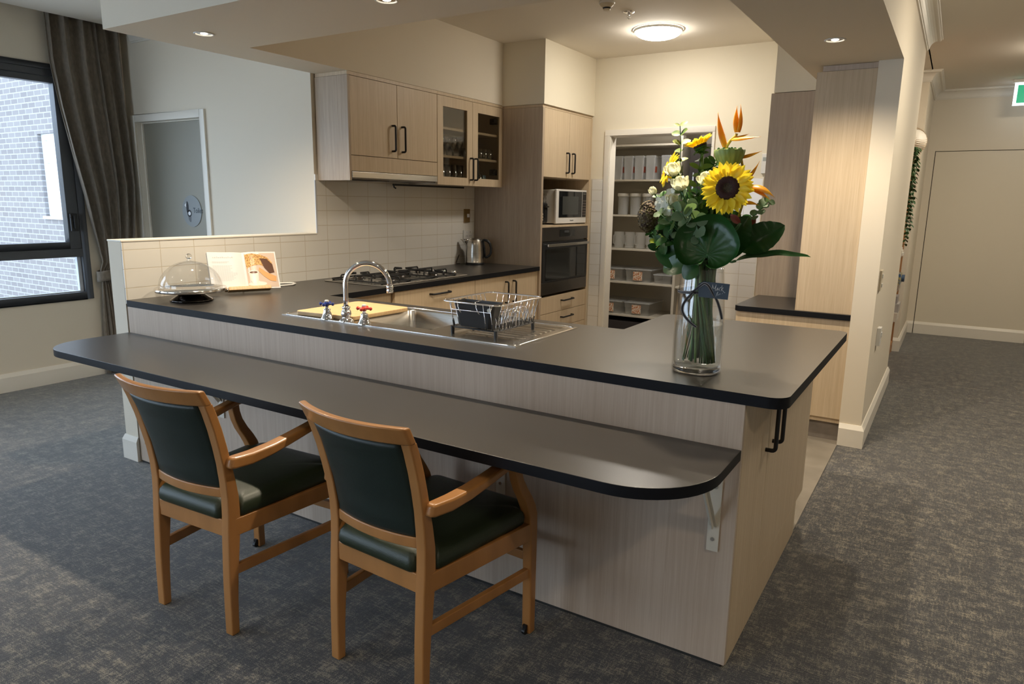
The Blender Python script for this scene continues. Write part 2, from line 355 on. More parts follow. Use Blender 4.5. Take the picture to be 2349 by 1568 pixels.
def wall_y(mb, x0, x1, y0, y1, z1, openings):
    """Wall slab along x with door or window openings (x0, x1, z0, z1)."""
    cur = x0
    for a, b, lo, hi in sorted(openings):
        mb.box(cur, a, y0, y1, 0, z1)
        if lo > 0: mb.box(a, b, y0, y1, 0, lo)
        if hi < z1: mb.box(a, b, y0, y1, hi, z1)
        cur = b
    mb.box(cur, x1, y0, y1, 0, z1); return mb
def wall_x(mb, y0, y1, x0, x1, z1, openings):
    cur = y0
    for a, b, lo, hi in sorted(openings):
        mb.box(x0, x1, cur, a, 0, z1)
        if lo > 0: mb.box(x0, x1, a, b, 0, lo)
        if hi < z1: mb.box(x0, x1, a, b, hi, z1)
        cur = b
    mb.box(x0, x1, cur, y1, 0, z1); return mb
WINS = [(-1.55, .925, .638, 2.376), (-5.9, -2.0, .02, 2.376)]
struct('wall_left', wall_x(MB(), -6.5, YT+.12, XW-.15, XW, 2.96, WINS), WALLD, 'window wall of the dining room')
struct('wall_back', wall_y(MB(), -2.3, -.009, YT, YT+.11, 2.96, [(-2.03, -1.18, 0, 2.024)]), WALLD, 'wall with the toilet door')
pw = MB().box(-.127, -.008, 0, YT, 0, 1.203); pw.box(-.127, -.008, YT+.11, 4.2, 0, 2.8)
struct('wall_partition', pw, WALLD, 'low wall beside the kitchen bench')
struct('trim', MB().box(-.130, .002, -.003, YT, 1.203, 1.213), TRIM, 'white cap of the low wall', bevel=.002)
struct('trim', MB().box(-.004, .0015, YT-.006, YT+.006, 1.213, 1.561), P('corner_bead', (.62, .66, .72), .4), 'corner bead beside the range hood')
struct('wall_tiles', MB().box(-.008, 0, .001, YT, .88, 1.203).box(-.008, 0, YT, YTW, .88, 1.60), TILEX, 'white wall tiles behind the cooktop')
struct('wall_kitchen', wall_y(MB(), -.12, 3.19, YW, YW+.11, 2.8, [(.865, 1.828, 0, 2.055)]), WALL, 'far wall of the kitchen')
struct('wall_tiles', MB().box(.702, .822, YW-.007, YW, 0, 1.664).box(1.842, 2.262, YW-.007, YW, 0, 1.664), TILEY, 'white wall tiles beside the pantry door')
struct('trim', MB().box(2.262, 2.272, YW-.010, YW, 0, 1.672), TRIM, 'tile edge trim beside the pantry door')
struct('wall_right', MB().box(XN0, XN1, YN, YNE, 0, 2.75).box(2.85, XN0, 4.25, YNE, 0, 2.75), WALLD, 'end wall between kitchen and corridor')
struct('wall_alcove', MB().box(2.78, 2.9, YNE, 6.0, 0, 2.75), WALLD, 'back of the bookcase alcove')
struct('wall_corridor', MB().box(2.78, 3.30, 6.0, 7.5, 0, 2.75), WALLD, 'corridor wall past the bookcase')
struct('wall_far', wall_y(MB(), 3.30, 8, 7.35, 7.47, 2.75, [(3.374, 4.45, 0, 2.067)]), WALLD, 'far wall of the corridor')
struct('wall_front', wall_y(MB(), -2.3, 8, -6.6, -6.5, 2.96, [(-1.6, .6, .3, 2.4)]), WALLD); struct('wall_side', MB().box(8, 8.1, -6.6, 7.5, 0, 2.96), WALLD)
pn = MB().box(.2, .3, YW+.11, 5.45, 0, 2.5).box(2.7, 2.8, YW+.11, 5.45, 0, 2.5).box(.2, 2.8, 5.45, 5.55, 0, 2.5)
struct('wall_pantry', pn, WALL, 'walls inside the pantry')
struct('wall_toilet', MB().box(-2.3, -.13, 2.4, 2.5, 0, 2.9), WALLD)
# skirtings and cornices
SK = [(0, .002), (.020, .002), (.020, .112), (.010, .132), (.006, .14), (0, .14)]
for nm, path in (('left', [(XW, -6.5), (XW, YT)]), ('back', [(-2.153, YT), (-2.085, YT)]), ('back_right', [(-1.125, YT), (-.127, YT)]),
                 ('right', [(XN0+.002, YN), (XN1, YN), (XN1, YNE), (2.9, YNE)]), ('corridor', [(2.9, 6.0), (3.30, 6.0), (3.30, 7.35), (3.372, 7.35)]), ('far', [(4.47, 7.35), (8, 7.35)])):
    mb = MB(); run_profile(mb, path, SK, -1); struct('baseboard_'+nm, mb, TRIM)
mb = MB(); run_profile(mb, [(-.127, YT), (-.127, 0), (-.004, 0)], [(0, .002), (.016, .002), (.016, .112), (.008, .132), (.004, .14), (0, .14)], -1)
struct('baseboard_partition', mb, TRIM)
co = [(0, -.095), (.010, -.095), (.012, -.086), (.018, -.084), (.020, -.076)]
co += [(.078-.058*math.cos(a*PI/12)+.002, -.076+.058*math.sin(a*PI/12)) for a in range(1, 6)] + [(.080, -.020), (.088, -.018), (.089, -.010), (.098, -.008), (.10, -.0005), (0, -.0005)]
co = [(a, ZD+b) for a, b in co]
for k, path in enumerate(([(XE, YT), (-.0, YT)], [(0, .009), (XN1, .009), (XN1, YNE), (2.9, YNE), (2.9, 6.0), (3.30, 6.0), (3.30, 7.35), (8, 7.35)])):
    mb = MB(); run_profile(mb, path, co, -1); struct('trim_%d' % (k+1), mb, TRIM, 'plaster cornice', smooth=False)
# door 1: toilet door
d1 = struct('door_1', MB().box(-2.026, -1.184, YT+.055, YT+.095, .005, 2.018), DOORP, 'grey door to the toilet')
fr = MB()
for y0, y1, a, b, t in ((YT-.016, YT-.001, -2.085, -1.129, 2.076), (YT, YT+.11, -2.045, -1.165, 2.038)):
    fr.box(a, -2.026, y0, y1, 0, t); fr.box(-1.184, b, y0, y1, 0, t); fr.box(-2.026, -1.184, y0, y1, 2.020, t)
fr.box(-2.03, -2.018, YT+.04, YT+.054, 0, 2.024).box(-1.192, -1.18, YT+.04, YT+.054, 0, 2.024).box(-2.018, -1.192, YT+.04, YT+.054, 2.012, 2.024)
struct('door_frame', fr, TRIM, parent=d1, bevel=.002)
lh = MB().cyl((-1.24, YT+.055, 1.0), (-1.24, YT+.03, 1.0), .025); lh.tube([(-1.24, YT+.035, 1.0), (-1.24, YT+.01, 1.0), (-1.36, YT+.01, 1.0)], .009); struct('door_handle', lh, STEEL, parent=d1, smooth=True)
# door 2: pantry doorway
f2 = MB()
f2.box(.822, .872, YW-.016, YW, 0, 2.048).box(1.820, 1.842, YW-.016, YW, 0, 2.048).box(.822, 1.842, YW-.016, YW, 2.048, 2.10)
f2.box(.866, .878, YW-.004, YW+.115, 0, 2.052).box(1.815, 1.827, YW-.004, YW+.115, 0, 2.052).box(.878, 1.815, YW-.004, YW+.115, 2.040, 2.052)
struct('door_2', f2, TRIM, 'cream frame of the open pantry doorway', bevel=.002)
# door 3: flush corridor door
d3 = struct('door_3', MB().box(3.381, 4.444, 7.352, 7.39, .004, 2.060), DOORC, 'flush cream door at the end of the corridor')
mb = MB(); run_profile(mb, [(3.381, 7.352), (4.444, 7.352)], SK, -1); struct('kick_board', mb, TRIM, parent=d3)
struct('trim_9', MB().box(3.30, 4.6, 7.40, 7.46, 0, 2.2), BLACK, 'black backing standing in for shade in the flush door gap')  # black sheet behind the leaf paints the shade of the door gap
# windows
for k, (a, b, lo, hi) in enumerate(WINS):
    f = MB(); X0, X1 = XW-.085, XW+.012
    f.box(X0, X1, b-.045, b+.008, lo-.008, hi+.008).box(X0, X1, a-.008, a+.045, lo-.008, hi+.008)
    f.box(X0, X1, a+.045, b-.045, hi-.030, hi+.008).box(X0, X1, a+.045, b-.045, lo-.008, lo+.050).box(X0, X1, a+.045, b-.045, .966, 1.030)
    m = (a+b)/2; f.box(X0, X1, m-.03, m+.03, lo+.05, hi-.03)
    wn = struct('window_%d' % (k+1), f, ALU, 'dark framed window of the dining room', bevel=.003)
    for (s0, s1) in ((a+.045, m-.03), (m+.03, b-.045)):
        s = MB(); q0, q1 = XW-.065, XW+.006; t = hi-.030
        s.box(q0, q1, s0, s0+.085, 1.030, t).box(q0, q1, s1-.085, s1, 1.030, t).box(q0, q1, s0+.085, s1-.085, t-.048, t-.001).box(q0, q1, s0+.085, s1-.085, t-.094, t-.052).box(q0, q1, s0+.085, s1-.085, 1.030, 1.082)
        struct('sash', s, ALU, parent=wn, bevel=.002)
        s = MB().box(XW-.045, XW-.040, s0+.08, s1-.08, 1.075, t-.09).box(XW-.060, XW-.055, s0+.0, s1-.0, lo+.045, .97)
        struct('window_pane', s, PANE, parent=wn)
        s = MB().box(XW-.062, XW-.030, s1-.028, s1-.001, lo+.051, .965).box(XW-.062, XW-.03, s0, s1-.028, lo+.050, lo+.058)
        struct('inner_bead', s, P('bead_light', (.55, .60, .66), .4), parent=wn)
    l = MB().box(XW+.007, XW+.030, b-.118, b-.066, 1.165, 1.300); l.cyl((XW+.02, b-.11, 1.272), (XW+.05, b-.125, 1.276), .006); l.box(XW+.007, XW+.044, b-.100, b-.082, 1.185, 1.285)
    struct('window_latch', l, BLACKP, parent=wn, bevel=.003)
# outdoors
bl = thing('brick_building', 'pale brick building with a white framed window seen outside the left window', 'building', (-11, 4.2, -1.5))
part(bl, 'brick_wall', MB().box(-22, -9.85, 4.2, 4.5, -1.5, 6).box(-8.6, -5.5, 4.2, 4.5, -1.5, 6).box(-9.85, -8.6, 4.2, 4.5, -1.5, 1.08).box(-9.85, -8.6, 4.2, 4.5, 2.46, 6), BRICKM)
m = MB().box(-9.85, -9.77, 4.26, 4.36, 1.08, 2.46).box(-8.68, -8.6, 4.26, 4.36, 1.08, 2.46).box(-9.77, -8.68, 4.26, 4.36, 2.36, 2.46).box(-9.77, -8.68, 4.26, 4.36, 1.08, 1.18).box(-9.77, -8.68, 4.26, 4.36, 1.98, 2.05).box(-9.89, -8.56, 4.16, 4.30, 1.03, 1.08)
wf = part(bl, 'window_frame', m, P('outside_frame', (.72, .76, .80), .5)); part(wf, 'pane', MB().box(-9.77, -8.68, 4.31, 4.33, 1.18, 2.36), P('outside_blind', (.75, .79, .82), .2), root=bl)
struct('ground', MB().box(-30, -2.35, -20, 12, -1.7, -1.5), P('pavers', (.55, .53, .50), .9))
sun = bpy.data.lights.new('sun', 'SUN'); sun.energy = .25; sun.angle = .06; sun.color = (1, .96, .90); so = bpy.data.objects.new('sun', sun); C.objects.link(so)
so.rotation_euler = (math.radians(48), 0, math.radians(-20)); so.location = (-8, -8, 9)
# curtain with tie-back
def cur_edges(z):
    L = [(2.74, .742), (2.40, .745), (2.09, .779), (1.75, .836), (1.43, .898), (1.165, .937), (.92, .985), (.86, .965), (.81, .962), (.75, .968), (.5, .955), (.02, .94)]
    Rr = [(2.74, 1.30), (2.4, 1.305), (1.95, 1.31), (1.54, 1.31), (1.12, 1.27), (.92, 1.16), (.86, 1.07), (.81, 1.06), (.75, 1.075), (.5, 1.11), (.02, 1.14)]
    def ip(T):
        for (za, a), (zb, b) in zip(T, T[1:]):
            if zb <= z <= za: return b+(a-b)*(z-zb)/(za-zb)
        return T[-1][1] if z < T[-1][0] else T[0][1]
    return ip(L), ip(Rr)
def curtain(u, v):
    z = .015+v*2.725; a, b = cur_edges(z); k = min(1, (b-a)/.5); t = abs(z-.84); pinch = min(1, .35+t*1.4)
    uu = u+.012*math.sin(u*9+z*1.7); y = a+(b-a)*uu
    ph = uu*2*PI*5.6+.9*math.sin(uu*7.3+.4*z)+.25*math.sin(z*1.9+u*11); d = .036*pinch*(math.sin(ph)+.42*math.sin(ph*1.7+1.3+.6*z)+.2*math.sin(ph*3.3+z))+.010*math.sin(z*2.3+u*6)
    return (-2.092+d*(.6+.4*k)+.012, y+.016*math.sin(ph*1.0+.9)*pinch, z)
cu = thing('curtain', 'long taupe curtain gathered by a tie-back beside the window', 'curtain', (-2.09, 1.0, .015))
part(cu, 'drape', MB().grid(curtain, 260, 90), CURT, smooth=True, thick=.003)
def tie(u, v):
    a = u*2*PI; return (-2.083+.050*math.cos(a)+.006*v, 1.010+.066*math.sin(a), .775+.082*v+.010*math.sin(a))
part(cu, 'tie_back', MB().grid(tie, 40, 4), CURT, smooth=True, thick=.006)
# ---------------------------------------------------------------- benches and cabinets
ZC0, ZC = .866, .900
def handle_v(t, x, y, z0, z1, root=None, out=(.0, 0, 0), axis='x'):
    pass
pen = thing('peninsula_cabinet', 'long oak bench cabinet facing the dining room, with two doors on its right end', 'cabinet', (1.6, .6, 0))
part(pen, 'front_panel', MB().box(.002, 3.203, .002, .020, .012, ZC0), LAMG)
part(pen, 'kick_strip', MB().box(.002, 3.19, .006, .018, .0, .012), P('kick_black', (.03, .03, .03), .6))
m = MB().box(.03, 3.184, .020, .034, .0, ZC0); m.box(.70, 2.46, .735, .75, .12, ZC0).box(2.505, 2.52, .75, 1.262, .12, ZC0).box(2.52, 3.184, 1.247, 1.262, .15, ZC0).box(2.52, 3.184, 1.12, 1.135, 0, .15)
m.box(2.52, 3.184, .034, 1.262, .14, .15); m.box(.70, 2.52, .68, .695, 0, .12)
part(pen, 'carcass', m, LAM)
part(pen, 'kick_board', MB().box(3.170, 3.184, .02, 1.12, 0, .15), LAM)
part(pen, 'end_base', MB().box(3.184, 3.203, .021, 1.118, .004, .152), LAM)
for y0, y1, hy in ((.021, .388, .345), (.392, 1.262, .452)):
    d = part(pen, 'door', MB().box(3.186, 3.204, y0, y1, .155, .860), LAM, bevel=.001)
    part(d, 'door_handle', D_handle((3.204, hy, .800), (3.204, hy, .627), (1, 0, 0)), BLACK, root=pen, smooth=True)
# breakfast bar
bar = thing('breakfast_bar', 'dark grey breakfast bar with rounded ends, lower than the kitchen bench', 'bar', (1.6, -.22, .697))
part(bar, 'bar_top', MB().prism2(rpoly([(0, 0, 0), (0.0, -.451, .20), (3.203, -.451, .24), (3.203, 0, 0)]), .695, .728, TOP, EDGE), None, bevel=.002)
for x in (3.14, 2.362, 1.55, .75):
    b = part(bar, 'bracket', MB().box(x-.018, x+.018, -.006, -.001, .40, .694).box(x-.018, x+.018, -.30, -.006, .688, .694).prism([(x-.018, -.0055), (x+.018, -.0055), (x+.018, -.0015), (x-.018, -.0015)], .39, .40), WMETAL)
    s = MB(); s.obox(frame((x, -.085, .582), (1, 0, 0), (0, -.16, .22)), .004, .26, .030); s.obox(frame((x, -.085, .580), (1, 0, 0), (0, -.16, .22)), .022, .26, .003)
    part(b, 'strut', s, WMETAL, root=bar)
    for zz_ in (.43, .60): part(b, 'screw', MB().cyl((x, -.006, zz_), (x, -.009, zz_), .006, n=10), STEEL, root=bar)
# worktop
SX0, SX1, SY0, SY1 = 1.012, 2.312, .168, .690
wt = MB().prism2(rpoly([(.001, .0, 0), (3.317, 0, .055), (3.317, 1.328, .045), (2.487, 1.328, .045), (2.487, .78, .01), (.688, .78, .004), (.688, YTW-.002, 0), (.001, YTW-.002, 0)]), ZC0, ZC, TOP, EDGE)
wo = wt.build('kitchen_worktop', None, bevel=0)
cut = MB().box(SX0+.03, SX1-.03, SY0+.05, SY1-.03, ZC0-.1, ZC+.1).build('cut', TOP)
md = wo.modifiers.new('b', 'BOOLEAN'); md.operation = 'DIFFERENCE'; md.object = cut; md.solver = 'EXACT'
bpy.context.view_layer.update(); dg = bpy.context.evaluated_depsgraph_get(); nm = bpy.data.meshes.new_from_object(wo.evaluated_get(dg))
wo.modifiers.clear(); old = wo.data; wo.data = nm; bpy.data.meshes.remove(old); bpy.data.objects.remove(cut, do_unlink=True); nm.name = 'kitchen_worktop'
md = wo.modifiers.new('edge', 'BEVEL'); md.width = .002; md.segments = 2; md.limit_method = 'ANGLE'; md.angle_limit = math.radians(40)
tag(wo, 'dark grey stone look worktop running round the kitchen, with rounded right corners', 'worktop')
# base cabinets under the cooktop
XF = .665
bc = thing('drawer_cabinet', 'oak base cabinet with a wide drawer front under the cooktop', 'cabinet', (.35, 1.8, 0))
part(bc, 'carcass', MB().box(.02, XF-.019, 1.36, 2.252, .12, ZC0-.002), LAM)
part(bc, 'kick_board', MB().box(.02, XF-.06, 1.36, 2.252, .0045, .12), KICK)
for z0, z1 in ((.595, .860), (.36, .590), (.125, .355)):
    d = part(bc, 'drawer', MB().box(XF-.018, XF, 1.358, 2.252, z0, z1), LAM, bevel=.001)
    zz = .811 if z0 > .5 else z1-.05; part(d, 'drawer_handle', D_handle((XF, 1.716, zz), (XF, 1.922, zz), (1, 0, 0)), BLACK, root=bc, smooth=True)
cf = thing('corner_cabinet', 'oak corner filler panel left of the cooktop drawer', 'cabinet', (.35, 1.05, 0))
part(cf, 'panel', MB().box(.04, XF-.03, .80, 1.355, .0045, ZC0-.002), LAM)
bd = thing('door_cabinet', 'oak base cabinet with two doors between the cooktop drawer and the oven tower', 'cabinet', (.35, 2.7, 0))
part(bd, 'carcass', MB().box(.02, XF-.019, 2.256, 3.184, .12, ZC0-.002), LAM); part(bd, 'kick_board', MB().box(.02, XF-.06, 2.256, 3.184, .0045, .12), KICK)
for y0, y1, hy in ((2.257, 2.732, 2.677), (2.736, 3.160, 2.791)):
    d = part(bd, 'door', MB().box(XF-.018, XF, y0, y1, .125, .860), LAM, bevel=.001)
    part(d, 'door_handle', D_handle((XF, hy, .812), (XF, hy, .644), (1, 0, 0)), BLACK, root=bd, smooth=True)
part(bd, 'filler', MB().box(XF-.016, XF, 3.163, 3.186, .125, .864), LAM)
# overhead cabinets
XU = .293; ZU = 1.561; YU = 1.364
oc = thing('overhead_cabinet', 'oak overhead cabinet with two doors above the range hood', 'cabinet', (.15, 1.82, ZU))
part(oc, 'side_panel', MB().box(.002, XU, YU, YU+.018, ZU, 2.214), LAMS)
part(oc, 'top_filler', MB().box(.002, XU-.004, YU+.004, 2.29, 2.216, ZB-.001), LAM)
part(oc, 'carcass', MB().box(.002, XU-.02, YU+.019, 2.288, 1.63, 2.21), LAM)
for y0, y1, hy in ((YU+.019, 1.834, 1.782), (1.838, 2.280, 1.884)):
    d = part(oc, 'door', MB().box(XU-.018, XU, y0, y1, 1.724, 2.212), LAM, bevel=.001)
    part(d, 'door_handle', D_handle((XU, hy, 1.939), (XU, hy, 1.770), (1, 0, 0)), BLACK, root=oc, smooth=True)
part(oc, 'flap', MB().box(XU-.018, XU, YU+.019, 2.280, 1.622, 1.720), LAM, bevel=.001)
rh = thing('range_hood', 'stainless steel slide-out range hood under the overhead cabinet', 'range hood', (.15, 1.83, 1.57))
part(rh, 'hood_body', MB().box(.01, XU-.022, YU+.022, 2.284, 1.572, 1.628), DSTEEL)
part(rh, 'front_rail', MB().box(XU-.020, XU+.004, YU+.020, 2.278, 1.579, 1.619), STEEL, bevel=.002)
part(rh, 'filter_slot', MB().box(.06, .24, 1.44, 1.80, 1.566, 1.572), BLACK)
gc = thing('glass_front_cabinet', 'oak overhead cabinet with two glass doors, right of the range hood', 'cabinet', (.15, 2.73, ZU))
m = MB().box(.002, XU-.02, 2.292, 2.310, ZU, 2.212).box(.002, XU-.02, 3.166, 3.184, ZU, 2.212).box(.002, .012, 2.31, 3.166, ZU, 2.212).box(.012, XU-.02, 2.31, 3.166, ZU, ZU+.018).box(.012, XU-.02, 2.31, 3.166, 2.194, 2.212)
part(gc, 'carcass', m, P('cab_inside', (.60, .52, .41), .5)); part(gc, 'top_filler', MB().box(.002, XU-.004, 2.291, 3.186, 2.216, ZB-.001), LAM)
for z in (1.768, 1.976): part(gc, 'shelf', MB().box(.013, XU-.03, 2.312, 3.164, z, z+.018), LAM)
for y0, y1, g0, g1, hy in ((2.286, 2.740, 2.356, 2.668, 2.712), (2.744, 3.184, 2.818, 3.134, 2.774)):
    m = MB().box(XU-.019, XU, y0, g0, ZU, 2.212).box(XU-.019, XU, g1, y1, ZU, 2.212).box(XU-.019, XU, g0, g1, ZU, 1.622).box(XU-.019, XU, g0, g1, 2.138, 2.212)
    d = part(gc, 'door', m, LAM)
    part(d, 'door_glass', MB().box(XU-.012, XU-.008, g0, g1, 1.622, 2.138), CAB, root=gc)
    part(d, 'door_handle', D_handle((XU, hy, 1.776), (XU, hy, 1.608), (1, 0, 0)), BLACK, root=gc, smooth=True)
for z in (1.66, 2.08): part(gc, 'hinge', MB().box(.20, .268, 3.120, 3.164, z, z+.05).box(.235, .27, 3.09, 3.13, z+.012, z+.04), BLACKP, bevel=.004)
ur = single('hook_rail', MB().box(.05, .06, 2.05, 2.95, 1.545, 1.559).tube([(.055, 2.06, 1.555), (.055, 2.06, 1.535), (.06, 2.075, 1.525)], .006), BLACKP, 'black rail fixed under the overhead cabinets above the tiles', 'rail', (.055, 2.5, 1.55))
# oven tower
tw = thing('oven_tower_cabinet', 'tall oak cabinet holding the oven and microwave beside the pantry door', 'cabinet', (.35, 3.65, 0))
part(tw, 'side_panel', MB().box(.002, XT, YTW, YTW+.030, .0, 2.208), LAMS, label='side panel facing the bench, in the shaded laminate colour')
part(tw, 'top_filler', MB().box(.002, XT-.006, YTW+.004, YW-.002, 2.210, 2.230), LAM)
m = MB().box(.002, XT, YW-.030, YW-.001, .0045, 2.208).box(.002, .012, YTW+.03, YW-.03, .0045, 2.208)
m.box(.012, XT, YTW+.03, YW-.03, 1.228, 1.246).box(.012, XT-.02, YTW+.03, YW-.03, 1.650, 1.668).box(.012, XT-.02, YTW+.03, YW-.03, .60, .618).box(.012, XT-.02, YTW+.03, YW-.03, .12, .138).box(.012, XT-.02, YTW+.03, YW-.03, 2.19, 2.208).box(.3, XT-.06, YTW+.03, YW-.03, .0045, .12)
part(tw, 'carcass', m, LAM)
for y0, y1, hy in ((YTW+.032, 3.668, 3.620), (3.672, YW-.032, 3.728)):
    d = part(tw, 'door', MB().box(XT-.018, XT, y0, y1, 1.652, 2.206), LAM, bevel=.001)
    part(d, 'door_handle', D_handle((XT, hy, 1.866), (XT, hy, 1.697), (1, 0, 0)), BLACK, root=tw, smooth=True)
for z0, z1, zh in ((.474, .622, .567), (.325, .470, .412), (.13, .321, .27)):
    d = part(tw, 'drawer', MB().box(XT-.018, XT, YTW+.032, YW-.032, z0, z1), LAM, bevel=.001)
    part(d, 'drawer_handle', D_handle((XT, 3.592, zh), (XT, 3.800, zh), (1, 0, 0)), BLACK, root=tw, smooth=True)
ov = thing('oven', 'built-in stainless oven with a dark glass door below the microwave', 'oven', (.4, 3.65, .63))
OY0, OY1 = YTW+.036, YW-.034
part(ov, 'oven_body', MB().box(.06, XT-.02, OY0+.02, OY1-.02, .640, 1.220), DSTEEL)
cp = part(ov, 'control_panel', MB().box(XT-.019, XT+.004, OY0, OY1, 1.112, 1.226), DSTEEL, bevel=.002)
part(cp, 'display', MB().box(XT+.003, XT+.006, 3.527, 3.815, 1.142, 1.204), DGLASS, root=ov)
part(cp, 'clock', MB().box(XT+.006, XT+.0068, 3.61, 3.70, 1.176, 1.196), P('display_grey', (.05, .055, .06), .3), root=ov)
dr = part(ov, 'oven_door', MB().box(XT-.019, XT+.006, OY0, OY1, .752, 1.100), BLACKP, bevel=.002)
part(dr, 'door_glass', MB().box(XT+.005, XT+.008, OY0+.055, OY1-.05, .768, 1.040), DGLASS, root=ov)
part(dr, 'handle', MB().box(XT+.030, XT+.044, OY0+.035, OY1-.035, 1.062, 1.086).box(XT+.006, XT+.031, OY0+.06, OY0+.08, 1.066, 1.082).box(XT+.006, XT+.031, OY1-.06, OY1-.04, 1.066, 1.082), STEEL, root=ov, bevel=.004)
part(dr, 'lower_band', MB().box(XT-.019, XT+.006, OY0, OY1, .645, .750), DSTEEL, root=ov, bevel=.002)
mw = thing('microwave', 'white microwave with a dark glass door on the shelf above the oven', 'microwave', (.4, 3.8, 1.246))
part(mw, 'casing', MB().box(.22, .645, 3.50, 4.075, 1.258, 1.552), WHITEP, bevel=.006)
part(mw, 'front_frame', MB().box(.646, .668, 3.49, 4.085, 1.255, 1.556), WHITEP, bevel=.005)
part(mw, 'door_glass', MB().box(.667, .671, 3.535, 3.985, 1.310, 1.540), DGLASS)
part(mw, 'inner_window', MB().box(.6712, .6718, 3.60, 3.91, 1.335, 1.495), P('micro_mesh', (.05, .055, .052), .2))
kp = part(mw, 'keypad', MB().box(.667, .671, 3.998, 4.073, 1.310, 1.540), BLACKP)
k = MB()
for i in range(3):
    for j in range(6): k.box(.671, .6716, 4.006+i*.022, 4.018+i*.022, 1.33+j*.025, 1.338+j*.025)
part(kp, 'keys', k, P('key_mark', (.25, .20, .19), .5), root=mw)
k = MB()
for i in range(9): k.box(.671, .6716, 4.01+i*.0055, 4.013+i*.0055, 1.518, 1.526)
part(kp, 'clock', k, P('clock_mark', (.3, .3, .28), .5), root=mw)
k = MB()
for j in range(7):
    for i in range(8): k.box(.40+i*.022, .409+i*.022, 3.4985, 3.500, 1.30+j*.033, 1.318+j*.033)
part(mw, 'vent', k, P('vent_grey', (.45, .42, .36), .5))
for q in ((.60, 3.54), (.60, 4.03), (.27, 3.54), (.27, 4.03)): part(mw, 'foot', MB().cyl((*q, 1.2465), (*q, 1.26), .012), BLACKP)
text(mw, 'Panasonic', .018, frame((.6685, 3.79, 1.282), (0, 1, 0), (0, 0, 1)), BLACKP, 'lettering')
to = thing('toaster', 'black toaster standing left of the microwave', 'toaster', (.5, 3.38, 1.246))
part(to, 'casing', MB().box(.30, .60, 3.270, 3.470, 1.256, 1.437), BLACKP, bevel=.022, seg=4)
part(to, 'lever_slot', MB().box(.6, .604, 3.395, 3.435, 1.31, 1.42), P('slot_black', (.002, .002, .002), .8)); part(to, 'lever', MB().box(.603, .622, 3.385, 3.445, 1.396, 1.408), DSTEEL, bevel=.002)
for z in (1.29, 1.313, 1.338): part(to, 'button', MB().cyl((.60, 3.358, z), (.606, 3.358, z), .009, n=14), CREAMP)
for q in ((.56, 3.40), (.34, 3.40), (.56, 3.30), (.34, 3.30)): part(to, 'foot', MB().cyl((*q, 1.2465), (*q, 1.262), .012), BLACKP)
# right-hand joinery
ZR = .805
rc = thing('low_cabinet', 'low oak cabinet end between the bench and the white end wall', 'cabinet', (2.86, 2.9, 0))
part(rc, 'end_panel', MB().box(2.520, XN0-.002, YN+.020, YN+.038, .153, ZR-.036), LAM); part(rc, 'kick_board', MB().box(2.60, XN0-.002, YN+.06, YN+.075, .0045, .153), KICK)
part(rc, 'carcass', MB().box(2.540, XN0-.002, YN+.039, 3.196, .12, ZR-.036), LAM)
single('low_worktop', MB().prism2(rpoly([(2.506, YN+.002, .045), (XN0-.001, YN+.002, 0), (XN0-.001, 3.198, 0), (2.506, 3.198, 0)]), ZR-.035, ZR, TOP, EDGE), None, 'small dark worktop on the low cabinet behind the flowers', 'worktop', (2.85, 2.86, ZR-.035), bevel=.002)
ap = thing('appliance_cupboard', 'tall oak cupboard end standing on the small dark worktop against the end wall', 'cabinet', (3.03, 2.85, ZR))
part(ap, 'end_panel', MB().box(2.875, XN0-.003, YN+.025, YN+.043, ZR+.0005, 2.205), LAM); part(ap, 'carcass', MB().box(2.895, XN0-.003, YN+.044, 3.196, ZR+.0005, 2.20), LAM)
part(ap, 'top_filler', MB().box(2.905, XN0-.003, YN+.030, YN+.06, 2.207, 2.237), LAMG)
tc = thing('tall_cupboard', 'tall oak cupboard side panel beyond the small dark worktop', 'cabinet', (2.85, 3.7, 0))
part(tc, 'side_panel', MB().box(2.484, XN0-.003, 3.200, 3.218, .0045, 2.196), LAMS); part(tc, 'carcass', MB().box(2.502, XN0-.003, 3.219, YW-.008, .0045, 2.19), LAM)
